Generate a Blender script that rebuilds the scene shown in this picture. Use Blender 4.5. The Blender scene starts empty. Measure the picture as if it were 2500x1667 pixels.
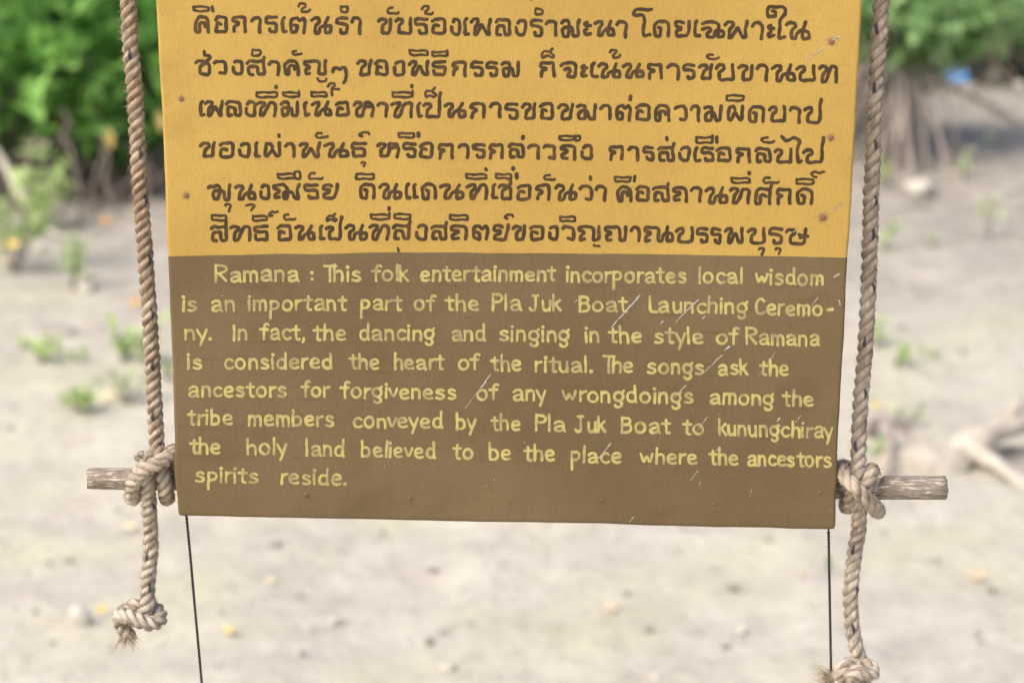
import bpy, math, random
import numpy as np
from mathutils import Vector

random.seed(7)
rng = np.random.default_rng(7)
S = bpy.context.scene
COL = S.collection
R = math.radians

# ------------------------------------------------------------------ camera
CAM_H = 2.6                      # eye height above the mud
PITCH = R(15.26)
FPX = 2500 * 70 / 36             # focal length in photo pixels
BOARD_Y = 2.254                  # distance of the sign face
cam_d = bpy.data.cameras.new('camera')
cam = bpy.data.objects.new('camera', cam_d)
COL.objects.link(cam)
cam.location = (0, 0, CAM_H)
cam.rotation_euler = (math.pi / 2 - PITCH, 0, 0)
cam_d.lens = 70
cam_d.sensor_width = 36
cam_d.clip_start = 0.05
cam_d.clip_end = 1200
cam_d.dof.use_dof = True
cam_d.dof.focus_distance = 2.335
cam_d.dof.aperture_fstop = 3.5
cam_d.dof.aperture_blades = 9
S.camera = cam

# ------------------------------------------------------------------ light
SUN_EL, SUN_AZ = R(50), R(-132)          # high, from the left and behind the camera
w = bpy.data.worlds.new('World')
S.world = w
w.use_nodes = True
nt = w.node_tree
bg = nt.nodes['Background']
sky = nt.nodes.new('ShaderNodeTexSky')
sky.sky_type = 'NISHITA'
sky.sun_disc = False
sky.sun_elevation = SUN_EL
sky.sun_rotation = SUN_AZ
sky.air_density = 1.0
sky.dust_density = 4.0
sky.ozone_density = 0.6
nt.links.new(sky.outputs[0], bg.inputs[0])
bg.inputs[1].default_value = 0.11
sun_d = bpy.data.lights.new('sun', 'SUN')
sun_d.energy = 1.5
sun_d.angle = R(38)
sun_d.color = (1.0, 0.95, 0.87)
sun = bpy.data.objects.new('sun', sun_d)
COL.objects.link(sun)
sd = Vector((math.sin(SUN_AZ) * math.cos(SUN_EL), math.cos(SUN_AZ) * math.cos(SUN_EL), math.sin(SUN_EL)))
sun.rotation_euler = sd.to_track_quat('Z', 'Y').to_euler()

S.view_settings.view_transform = 'Standard'
S.view_settings.look = 'None'
S.view_settings.exposure = 0.90
S.view_settings.gamma = 1
S.render.engine = 'CYCLES'

# ------------------------------------------------------------------ geometry helpers
CP, SP = math.cos(PITCH), math.sin(PITCH)


def on_plane(px, py, Y):
    """photo pixel -> point on the upright plane at distance Y (numpy aware)"""
    x = (np.asarray(px, float) - 1250) / FPX
    y = -(np.asarray(py, float) - 833.5) / FPX
    dy = CP + y * SP
    dz = -SP + y * CP
    t = Y / dy
    return np.stack([x * t, np.broadcast_to(Y, np.shape(t)) + 0 * t, CAM_H + dz * t], -1)


def on_ground(px, py, z=0.0):
    x = (px - 1250) / FPX
    y = -(py - 833.5) / FPX
    dy = CP + y * SP
    dz = -SP + y * CP
    t = (z - CAM_H) / dz
    return np.array([x * t, dy * t, z])


def mud_point(px, py):
    z = 0.0
    for _ in range(8):
        q = on_ground(px, py, z)
        z = zg(q[0], q[1])
    q[2] = z
    return q


def tag(o, label=None, cat=None, group=None, kind=None):
    if label: o['label'] = label
    if cat: o['category'] = cat
    if group: o['group'] = group
    if kind: o['kind'] = kind
    return o


def thing(name, loc, label, cat, group=None):
    o = bpy.data.objects.new(name, None)
    COL.objects.link(o)
    o.location = [float(v) for v in loc]
    o.empty_display_size = 0.1
    return tag(o, label, cat, group)


def mesh_obj(name, V, F, mat, parent=None, smooth=True, attrs=None, uv=None, origin=None):
    """V in world coordinates; stored relative to the parent (or origin)"""
    V = np.asarray(V, float)
    off = np.array(parent.location) if parent else (np.array(origin, float) if origin is not None else np.zeros(3))
    if parent and parent.parent:
        off = off + np.array(parent.parent.location)
    me = bpy.data.meshes.new(name)
    me.from_pydata((V - off).tolist(), [], F if isinstance(F, list) else F.tolist())
    if smooth:
        me.polygons.foreach_set('use_smooth', np.ones(len(me.polygons), bool))
    for k, a in (attrs or {}).items():
        at = me.attributes.new(k, 'FLOAT', 'POINT')
        at.data.foreach_set('value', np.asarray(a, np.float32))
    if uv is not None:
        ul = me.uv_layers.new(name='UVMap')
        li = np.zeros(len(me.loops), np.int32)
        me.loops.foreach_get('vertex_index', li)
        ul.data.foreach_set('uv', np.asarray(uv, np.float32)[li].ravel())
    for m in (mat if isinstance(mat, (list, tuple)) else [mat]):
        me.materials.append(m)
    o = bpy.data.objects.new(name, me)
    COL.objects.link(o)
    if parent:
        o.parent = parent
    elif origin is not None:
        o.location = [float(v) for v in origin]
    return o


class Acc:
    """collects several pieces into one mesh"""
    def __init__(s): s.V, s.F, s.A, s.n = [], [], [], 0

    def add(s, V, F, a=0.0):
        V = np.asarray(V, float)
        s.V.append(V)
        s.F += [tuple(int(i) + s.n for i in f) for f in F]
        s.A.append(np.full(len(V), a) if np.isscalar(a) else np.asarray(a))
        s.n += len(V)

    def build(s, name, mat, parent=None, attr=None, **k):
        return mesh_obj(name, np.concatenate(s.V), s.F, mat, parent,
                        attrs={attr: np.concatenate(s.A)} if attr else None, **k)


def catmull(P, step):
    P = np.asarray(P, float)
    Q = np.vstack([2 * P[0] - P[1], P, 2 * P[-1] - P[-2]])
    out = []
    for i in range(1, len(Q) - 2):
        n = max(2, int(np.linalg.norm(Q[i + 1] - Q[i]) / step))
        t = np.linspace(0, 1, n, endpoint=False)[:, None]
        a, b, c, d = Q[i - 1], Q[i], Q[i + 1], Q[i + 2]
        out.append(0.5 * (2 * b + (c - a) * t + (2 * a - 5 * b + 4 * c - d) * t ** 2 + (3 * b - a - 3 * c + d) * t ** 3))
    out.append(P[-1:])
    return np.vstack(out)


def frames(P):
    T = np.gradient(P, axis=0)
    T /= np.linalg.norm(T, axis=1)[:, None] + 1e-12
    N = np.zeros_like(T)
    n = np.cross(T[0], [0.13, 1, 0.2])
    N[0] = n / np.linalg.norm(n)
    for i in range(1, len(P)):
        n = N[i - 1] - T[i] * np.dot(N[i - 1], T[i])
        N[i] = n / (np.linalg.norm(n) + 1e-12)
    return T, N, np.cross(T, N)


def tube(P, rad, sides=6, cap=True):
    P = np.asarray(P, float)
    T, N, B = frames(P)
    rad = np.broadcast_to(rad, len(P))
    a = np.linspace(0, 2 * math.pi, sides, endpoint=False)
    V = (P[:, None] + rad[:, None, None] * (np.cos(a)[None, :, None] * N[:, None] + np.sin(a)[None, :, None] * B[:, None])).reshape(-1, 3)
    F = []
    for i in range(len(P) - 1):
        for j in range(sides):
            k = (j + 1) % sides
            F.append((i * sides + j, i * sides + k, (i + 1) * sides + k, (i + 1) * sides + j))
    if cap:
        F.append(tuple(range(sides - 1, -1, -1)))
        F.append(tuple((len(P) - 1) * sides + j for j in range(sides)))
    return V, F


# ------------------------------------------------------------------ material helpers
class NM:
    def __init__(s, name, rough=0.8, spec=0.3):
        s.m = bpy.data.materials.new(name)
        s.m.use_nodes = True
        s.t = s.m.node_tree
        s.b = s.t.nodes['Principled BSDF']
        s.b.inputs['Roughness'].default_value = rough
        s.b.inputs['Specular IOR Level'].default_value = spec

    def n(s, typ, **k):
        nd = s.t.nodes.new(typ)
        for a, v in k.items(): setattr(nd, a, v)
        return nd

    def link(s, a, b): s.t.links.new(a, b)

    def geo(s): return s.n('ShaderNodeNewGeometry').outputs['Position']

    def scale(s, vec, sc):
        nd = s.n('ShaderNodeVectorMath', operation='MULTIPLY')
        s.link(vec, nd.inputs[0])
        nd.inputs[1].default_value = sc
        return nd.outputs[0]

    def noise(s, vec, scale, detail=4, rough=0.55):
        nd = s.n('ShaderNodeTexNoise')
        if vec is not None: s.link(vec, nd.inputs['Vector'])
        nd.inputs['Scale'].default_value = scale
        nd.inputs['Detail'].default_value = detail
        nd.inputs['Roughness'].default_value = rough
        return nd.outputs['Fac']

    def ramp(s, v, a, b, lo=0.0, hi=1.0):
        nd = s.n('ShaderNodeMapRange')
        s.link(v, nd.inputs[0])
        for i, x in enumerate((a, b, lo, hi)): nd.inputs[i + 1].default_value = x
        return nd.outputs[0]

    def math(s, op, a, b=None):
        nd = s.n('ShaderNodeMath', operation=op)
        for i, x in enumerate((a, b)):
            if x is None: continue
            if isinstance(x, (int, float)): nd.inputs[i].default_value = x
            else: s.link(x, nd.inputs[i])
        return nd.outputs[0]

    def mix(s, f, a, b):
        nd = s.n('ShaderNodeMix', data_type='RGBA')
        for i, x in ((0, f), (6, a), (7, b)):
            if isinstance(x, (int, float)): nd.inputs[i].default_value = x
            elif isinstance(x, tuple): nd.inputs[i].default_value = (*x, 1)
            else: s.link(x, nd.inputs[i])
        return nd.outputs[2]

    def attr(s, name):
        nd = s.n('ShaderNodeAttribute', attribute_name=name)
        return nd.outputs['Fac']

    def bump(s, h, dist, strength=1.0):
        nd = s.n('ShaderNodeBump')
        s.link(h, nd.inputs['Height'])
        nd.inputs['Distance'].default_value = dist
        nd.inputs['Strength'].default_value = strength
        s.link(nd.outputs[0], s.b.inputs['Normal'])

    def color(s, c):
        if isinstance(c, tuple): s.b.inputs['Base Color'].default_value = (*c, 1)
        else: s.link(c, s.b.inputs['Base Color'])


# nails of the board (photo px, size)
NAILS = [(2030, 103, 1.0), (2028, 337, 1.0), (2009, 531, 1.2), (443, 242, 0.9), (455, 478, 1.0),
         (748, 1208, 1.0), (1001, 1216, 1.0), (2002, 1202, 0.9), (1745, 1229, 0.8), (1470, 1222, 0.7), (459, 1233, 0.6)]


def board_paint(name, base, light, dark, weave, stain, letters=False):
    m = NM(name, 0.62, 0.3)
    p = m.geo()
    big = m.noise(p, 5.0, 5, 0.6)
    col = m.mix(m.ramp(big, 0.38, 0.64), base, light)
    streak = m.noise(m.scale(p, (420, 1, 110)), 1.0, 3, 0.6)
    col = m.mix(m.ramp(streak, 0.4, 0.75, 0, 0.28), col, dark)
    sm = m.noise(m.scale(p, (9, 1, 16)), 1.0, 5, 0.7)
    col = m.mix(m.ramp(sm, 0.56, 0.76, 0, 0.6), col, dark)
    if stain:
        for (nx, ny, sz) in stain:
            q = on_plane(nx, ny, BOARD_Y)
            d = m.n('ShaderNodeVectorMath', operation='DISTANCE')
            m.link(p, d.inputs[0])
            d.inputs[1].default_value = tuple(q)
            wob = m.math('ADD', d.outputs['Value'], m.math('MULTIPLY', m.noise(p, 260, 3), 0.004))
            f = m.ramp(wob, 0.0045 * sz, 0.0085 * sz, 0.62, 0.0)
            col = m.mix(f, col, (0.20, 0.14, 0.09))
    speck = m.noise(p, 190, 1, 0.3)
    col = m.mix(m.ramp(speck, 0.735, 0.76, 0, 0.55), col, dark)
    m.color(col)
    wv = m.noise(m.scale(p, (900, 1, 150)), 1.0, 2, 0.5)
    wv2 = m.noise(m.scale(p, (160, 1, 1000)), 1.0, 2, 0.5)
    und = m.noise(p, 14, 3)
    h = m.math('ADD', m.math('ADD', wv, m.math('MULTIPLY', wv2, 0.45)), m.math('MULTIPLY', und, 3.0))
    m.bump(h, 0.0009, weave)
    return m.m


M_YEL = board_paint('yellow_canvas_paint', (0.455, 0.287, 0.067), (0.51, 0.332, 0.082), (0.385, 0.235, 0.053), 0.6, NAILS[:5])
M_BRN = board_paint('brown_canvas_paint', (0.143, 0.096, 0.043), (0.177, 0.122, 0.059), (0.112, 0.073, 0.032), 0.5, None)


def letter_paint(name, thick, thin, amount):
    m = NM(name, 0.5, 0.35)
    p = m.geo()
    a = m.noise(m.scale(p, (75, 1, 60)), 1.0, 3, 0.6)
    b = m.noise(m.scale(p, (500, 1, 120)), 1.0, 2, 0.6)
    f = m.math('ADD', m.ramp(a, 0.44, 0.64, 0, amount), m.ramp(b, 0.45, 0.75, 0, 0.25))
    m.color(m.mix(f, thick, thin))
    wv = m.noise(m.scale(p, (900, 1, 150)), 1.0, 2, 0.5)
    m.bump(wv, 0.0006, 0.5)
    return m.m


M_TXT_T = letter_paint('dark_brown_lettering', (0.050, 0.029, 0.011), (0.105, 0.055, 0.019), 0.7)
M_TXT_E = letter_paint('cream_yellow_lettering', (0.51, 0.415, 0.145), (0.29, 0.24, 0.115), 0.85)

m = NM('white_scratch', 0.7)
m.color(m.mix(m.ramp(m.noise(m.geo(), 700, 2), 0.42, 0.58), (0.56, 0.53, 0.50), (0.28, 0.23, 0.18)))
M_SCR = m.m
m = NM('rusty_nail', 0.75)
m.color(m.mix(m.noise(m.geo(), 400, 3), (0.16, 0.055, 0.02), (0.30, 0.17, 0.10)))
M_NAIL = m.m
m = NM('painted_nail', 0.6)
m.color((0.150, 0.099, 0.046))
M_NAILP = m.m


def rope_mat(name, new, old):
    m = NM(name, 0.85, 0.15)
    uv = m.n('ShaderNodeTexCoord').outputs['UV']
    sp = m.n('ShaderNodeSeparateXYZ')
    m.link(uv, sp.inputs[0])
    ph = m.math('ADD', sp.outputs[0], m.math('MULTIPLY', sp.outputs[1], 1.75))
    yarn = m.math('MULTIPLY', ph, 5.0)
    wave = m.math('SINE', m.math('MULTIPLY', yarn, 2 * math.pi))
    wn = m.n('ShaderNodeTexWhiteNoise', noise_dimensions='1D')
    m.link(m.math('FLOOR', yarn), wn.inputs['W'])
    p = m.geo()
    bl = m.attr('bleach')
    col = m.mix(bl, new, old)
    fib = m.noise(m.scale(p, (900, 900, 130)), 1.0, 3, 0.7)
    k = m.math('ADD', m.math('MULTIPLY', wn.outputs['Value'], 0.7), m.math('MULTIPLY', fib, 0.5))
    col = m.mix(m.ramp(k, 0.2, 0.85, 0, 0.85), col, tuple(c * 0.5 for c in new))
    big = m.noise(p, 28, 3)
    col = m.mix(m.ramp(big, 0.45, 0.7, 0, 0.35), col, tuple(min(1, c * 1.35) for c in old))
    tr = m.attr('tracer')
    col = m.mix(m.ramp(m.math('MULTIPLY', tr, m.math('ADD', fib, 0.5)), 0.15, 0.5, 0, 0.93), col, (0.04, 0.046, 0.055))
    m.color(col)
    m.bump(fib, 0.0009, 0.75)
    return m.m


M_ROPE_L = rope_mat('weathered_sisal', (0.43, 0.315, 0.215), (0.62, 0.55, 0.455))
M_ROPE_R = rope_mat('brown_sisal', (0.45, 0.355, 0.27), (0.62, 0.545, 0.455))
m = NM('loose_fibre', 0.8, 0.2)
m.color(m.mix(m.noise(m.geo(), 300, 1), (0.36, 0.27, 0.18), (0.55, 0.46, 0.36)))
M_FIB = m.m
m = NM('cut_fibre', 0.8, 0.2)
m.color(m.mix(m.noise(m.geo(), 300, 1), (0.68, 0.61, 0.50), (0.85, 0.80, 0.72)))
M_FIBW = m.m
m = NM('black_nylon_cord', 0.55, 0.4)
m.color(m.mix(m.noise(m.geo(), 500, 2), (0.016, 0.016, 0.017), (0.035, 0.034, 0.035)))
M_CORD = m.m
m = NM('weathered_grey_wood', 0.8, 0.2)
p = m.geo()
g1 = m.noise(m.scale(p, (55, 330, 330)), 1.0, 3, 0.6)
g2 = m.noise(m.scale(p, (45, 400, 400)), 1.0, 3, 0.6)
g3 = m.noise(p, 22, 3)
c = m.mix(m.ramp(g3, 0.35, 0.65), (0.225, 0.165, 0.122), (0.29, 0.25, 0.205))
c = m.mix(m.ramp(g1, 0.54, 0.62), c, (0.58, 0.51, 0.43))
c = m.mix(m.ramp(g2, 0.58, 0.72), c, (0.12, 0.085, 0.06))
m.color(c)
m.bump(m.math('ADD', g1, g2), 0.002, 0.8)
M_WOOD = m.m


def leaf_mat(name, a, b, c, trans=0.35, rough=0.42):
    m = NM(name, rough, 0.4)
    t = m.attr('tint')
    r = m.n('ShaderNodeValToRGB')
    m.link(t, r.inputs[0])
    e = r.color_ramp.elements
    e[0].color = (*a, 1); e[0].position = 0.0
    e[1].color = (*c, 1); e[1].position = 0.985
    k = e.new(0.55); k.color = (*[(x + y) / 2 for x, y in zip(a, b)], 1)
    k = e.new(0.93); k.color = (*b, 1)
    m.color(r.outputs[0])
    tr = m.n('ShaderNodeBsdfTranslucent')
    m.link(r.outputs[0], tr.inputs[0])
    mx = m.n('ShaderNodeMixShader')
    mx.inputs[0].default_value = trans
    m.link(m.b.outputs[0], mx.inputs[1])
    m.link(tr.outputs[0], mx.inputs[2])
    m.link(mx.outputs[0], m.t.nodes['Material Output'].inputs[0])
    return m.m


M_LEAF = leaf_mat('mangrove_leaf', (0.085, 0.24, 0.045), (0.36, 0.64, 0.16), (0.55, 0.36, 0.03))
M_LEAF_R = leaf_mat('pale_mangrove_leaf', (0.21, 0.38, 0.15), (0.45, 0.65, 0.28), (0.38, 0.30, 0.06))
M_SAP = leaf_mat('young_leaf', (0.42, 0.58, 0.20), (0.63, 0.74, 0.36), (0.55, 0.48, 0.16), 0.45)
M_SAPW = leaf_mat('whitish_young_leaf', (0.46, 0.58, 0.28), (0.64, 0.72, 0.45), (0.58, 0.58, 0.36), 0.4)  # whiter young leaf green for the palest plants


def plain(name, a, b, sc=20, rough=0.85, bump=0.0, spec=0.2):
    m = NM(name, rough, spec)
    n = m.noise(m.geo(), sc, 5, 0.65)
    m.color(m.mix(m.ramp(n, 0.35, 0.65), a, b))
    if bump: m.bump(n, bump, 0.8)
    return m.m


M_BARK = plain('grey_brown_bark', (0.14, 0.11, 0.09), (0.28, 0.23, 0.195), 25, bump=0.02)
M_ROOT = plain('mud_coated_root', (0.30, 0.245, 0.215), (0.46, 0.39, 0.345), 18, bump=0.02)
M_DRIFT = plain('bleached_driftwood', (0.44, 0.385, 0.31), (0.62, 0.56, 0.48), 14, bump=0.03)
M_STONE = plain('pale_stone', (0.50, 0.46, 0.39), (0.68, 0.64, 0.56), 22, bump=0.02)
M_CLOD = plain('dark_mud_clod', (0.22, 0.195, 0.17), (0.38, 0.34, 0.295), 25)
M_MOUND = plain('drying_mud', (0.42, 0.37, 0.30), (0.57, 0.52, 0.44), 12, bump=0.04)
M_BLUE = plain('blue_plastic', (0.10, 0.30, 0.66), (0.22, 0.45, 0.78), 25, 0.35, spec=0.5)
M_WHITEP = plain('white_plastic', (0.6, 0.6, 0.58), (0.75, 0.75, 0.72), 25, 0.4)
M_LYEL = plain('yellow_dead_leaf', (0.58, 0.43, 0.12), (0.70, 0.56, 0.20), 40, 0.5)
M_LORA = plain('orange_dead_leaf', (0.50, 0.26, 0.08), (0.60, 0.36, 0.14), 40, 0.5)
M_LTAN = plain('faded_orange_leaf', (0.55, 0.42, 0.28), (0.62, 0.49, 0.34), 40, 0.5)
M_LPAL = plain('pale_dead_leaf', (0.66, 0.56, 0.30), (0.75, 0.68, 0.45), 40, 0.5)

# ------------------------------------------------------------------ ground
def hills(x, y):
    h = 0.0
    for k, (fx, fy, a, ph) in enumerate([(0.35, 0.5, .05, .3), (0.9, -0.6, .03, 1.1), (1.7, 1.3, .018, 2.0), (-2.9, 2.1, .012, .7),
                                         (4.1, -3.3, .010, 1.9), (6.3, 5.2, .008, .2), (-9.5, 8.8, .006, 2.6), (14.0, 11.0, .005, .9)]):
        h = h + a * np.sin(fx * x + fy * y + ph) * np.cos(0.7 * fy * x - 0.9 * fx * y + 1.7 * ph)
    return h


def zg(x, y): return float(hills(np.float64(x), np.float64(y))) * float(np.clip((40 - abs(y)) / 20, 0, 1))


gx = np.concatenate([np.linspace(-260, -9, 14), np.linspace(-8, 8, 170), np.linspace(9, 260, 14)])
gy = np.concatenate([np.linspace(-60, 3, 8), np.linspace(3.6, 22, 190), np.linspace(24, 420, 16)])
X, Y = np.meshgrid(gx, gy)
Z = hills(X, Y) * np.clip((40 - np.abs(Y)) / 20, 0, 1)
inn = (np.abs(X) < 8.1) & (Y > 3.5) & (Y < 22.1)
Z = Z + np.where(inn, rng.normal(0, 0.006, X.shape), 0)
n1, n2 = X.shape
idx = np.arange(n1 * n2).reshape(n1, n2)
GF = np.stack([idx[:-1, :-1], idx[:-1, 1:], idx[1:, 1:], idx[1:, :-1]], -1).reshape(-1, 4)
m = NM('tidal_mud', 0.85, 0.2)
p = m.geo()
a = m.noise(p, 0.8, 5, 0.6)
b = m.noise(p, 4.5, 6, 0.7)
c3 = m.noise(p, 11, 5, 0.7)
al = m.noise(p, 1.3, 4, 0.6)
sx = m.n('ShaderNodeSeparateXYZ')
m.link(p, sx.inputs[0])
far_dark = m.math('ADD', m.ramp(sx.outputs[1], 9.0, 13.2), m.ramp(a, 0.3, 0.7, -0.25, 0.25))   # mud colour gets darker towards the far strip, broken up by noise
col = m.mix(m.ramp(b, 0.32, 0.66), (0.47, 0.42, 0.345), (0.60, 0.555, 0.462))
col = m.mix(m.ramp(al, 0.46, 0.64, 0, 0.65), col, (0.545, 0.515, 0.36))
pk = m.noise(p, 2.1, 4, 0.6)
col = m.mix(m.ramp(pk, 0.5, 0.66, 0, 0.4), col, (0.49, 0.435, 0.385))
col = m.mix(far_dark, col, m.mix(m.ramp(b, 0.35, 0.65), (0.27, 0.235, 0.20), (0.47, 0.42, 0.365)))
col = m.mix(m.ramp(c3, 0.52, 0.70, 0, 0.5), col, (0.29, 0.255, 0.215))
col = m.mix(m.ramp(c3, 0.30, 0.40, 0.5, 0), col, (0.60, 0.565, 0.50))
m.color(col)
m.bump(m.math('ADD', b, c3), 0.035, 0.6)
M_MUD = m.m
g = mesh_obj('ground', np.stack([X, Y, Z], -1).reshape(-1, 3), GF, M_MUD)
tag(g, kind='structure')

# ------------------------------------------------------------------ sign board
sign = thing('sign_board', on_plane(1237, 1275, BOARD_Y + 0.012),
             'large hand painted wooden sign, yellow above and brown below, hanging between two ropes', 'sign')
EL = [(-900, 345), (0, 379.5), (53, 383), (100, 385.5), (240, 393), (400, 400), (560, 406), (625, 409.5), (800, 416), (1000, 424), (1100, 426.5), (1150, 424), (1175, 427), (1200, 431), (1263, 434)]
ER = [(-900, 2150), (0, 2105), (100, 2101), (200, 2095), (300, 2091), (400, 2083.5), (520, 2078), (626, 2070), (740, 2065.5), (830, 2061), (900, 2056), (1000, 2050), (1080, 2046), (1160, 2046.5), (1200, 2042), (1291, 2041)]
EB = [(420, 1261), (520, 1262.5), (700, 1266), (960, 1271), (1100, 1274), (1300, 1277), (1490, 1280), (1570, 1283), (1760, 1288), (1900, 1290), (1950, 1292), (2060, 1293)]
EM = [(380, 626), (409, 626), (500, 623.5), (600, 621.5), (660, 619.5), (760, 621), (850, 618), (960, 616), (1100, 616), (1180, 618), (1250, 618.5), (1400, 619), (1520, 619.5), (1640, 621), (1740, 624.5), (1850, 625), (2014, 627.5), (2090, 629)]


def curve(tab, v, amp, seed):
    t = np.array(tab)
    r = np.random.default_rng(seed)
    out = np.interp(v, t[:, 0], t[:, 1])
    for f in (0.013, 0.031, 0.072):
        out = out + amp * np.sin(f * v + r.uniform(0, 6)) * (0.02 / f) ** 0.5
    return out


us = np.concatenate([np.array([0, .0006, .0012, .002, .003, .0042, .0056]), np.linspace(.009, .991, 150), 1 - np.array([.0056, .0042, .003, .002, .0012, .0006, 0])])
ys_up = np.concatenate([np.linspace(-900, -20, 16), np.linspace(0, 612, 60)])
vs_lo = np.concatenate([np.linspace(0.012, 0.985, 60), 1 - np.array([.011, .008, .0055, .0035, .002, .001, 0])])
nU = len(us)
rows = []
row_kind = []
pxs = 400 + us * 1660
em = curve(EM, pxs, 0.35, 3)
eb = curve(EB, pxs, 0.25, 4)
for y in ys_up:
    rows.append(np.full(nU, y))
row_mid = len(rows)
rows.append(em)
for v in vs_lo:
    rows.append(em + (eb - em) * v)
PY = np.array(rows)
PX = np.zeros_like(PY)
for i in range(len(PY)):
    l = curve(EL, PY[i], 0.45, 1)
    r = curve(ER, PY[i], 0.45, 2)
    PX[i] = l + (r - l) * us
# rounded lower corners
for i in range(len(PY)):
    db = eb - PY[i]
    rc = 13.0
    tt = np.clip((rc - db) / rc, 0, 1)
    inset = rc * (1 - np.sqrt(np.clip(1 - tt ** 2, 0, 1)))
    l = curve(EL, PY[i], 0.45, 1)
    r = curve(ER, PY[i], 0.45, 2)
    PX[i] = (l + inset) + (r - l - 2 * inset) * us
r_px = 8.0
dl = (PX - np.array([curve(EL, PY[i], 0.45, 1) for i in range(len(PY))]))
dr = (np.array([curve(ER, PY[i], 0.45, 2) for i in range(len(PY))]) - PX)
db = eb[None, :] - PY
de = np.minimum(np.minimum(dl, dr), db)
k = np.clip((r_px - de) / r_px, 0, 1)
back = r_px * (1 - np.sqrt(1 - np.clip(k, 0, 0.999) ** 2)) * 0.000483
front = on_plane(PX, PY, BOARD_Y)
front = front + (on_plane(PX, PY, BOARD_Y + 0.0001) - front) * 0          # keep the face exactly on its plane
front[..., 1] += back
nR = len(PY)
FV = front.reshape(-1, 3)
ix = np.arange(nR * nU).reshape(nR, nU)
Ff = np.stack([ix[:-1, :-1], ix[1:, :-1], ix[1:, 1:], ix[:-1, 1:]], -1)
mi = np.zeros(Ff.shape[:2], int)
mi[row_mid:, :] = 1
ring = np.concatenate([ix[:, 0], ix[-1, 1:], ix[::-1, -1][1:], ix[0, ::-1][1:-1]])
BV = FV[ring].copy()
BV[:, 1] = BOARD_Y + 0.024
nb = len(FV)
SF, SM = [], []
for i in range(len(ring)):
    j = (i + 1) % len(ring)
    SF.append((int(ring[i]), nb + i, nb + j, int(ring[j])))
    SM.append(0 if FV[ring[i]][2] > on_plane(1200, 622, BOARD_Y)[2] else 1)
allF = [tuple(map(int, f)) for f in Ff.reshape(-1, 4)] + SF + [tuple(range(nb, nb + len(ring)))]
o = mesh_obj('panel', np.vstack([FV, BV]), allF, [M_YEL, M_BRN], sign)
o.data.polygons.foreach_set('material_index', np.array(list(mi.ravel()) + SM + [1], np.int32))

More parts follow.
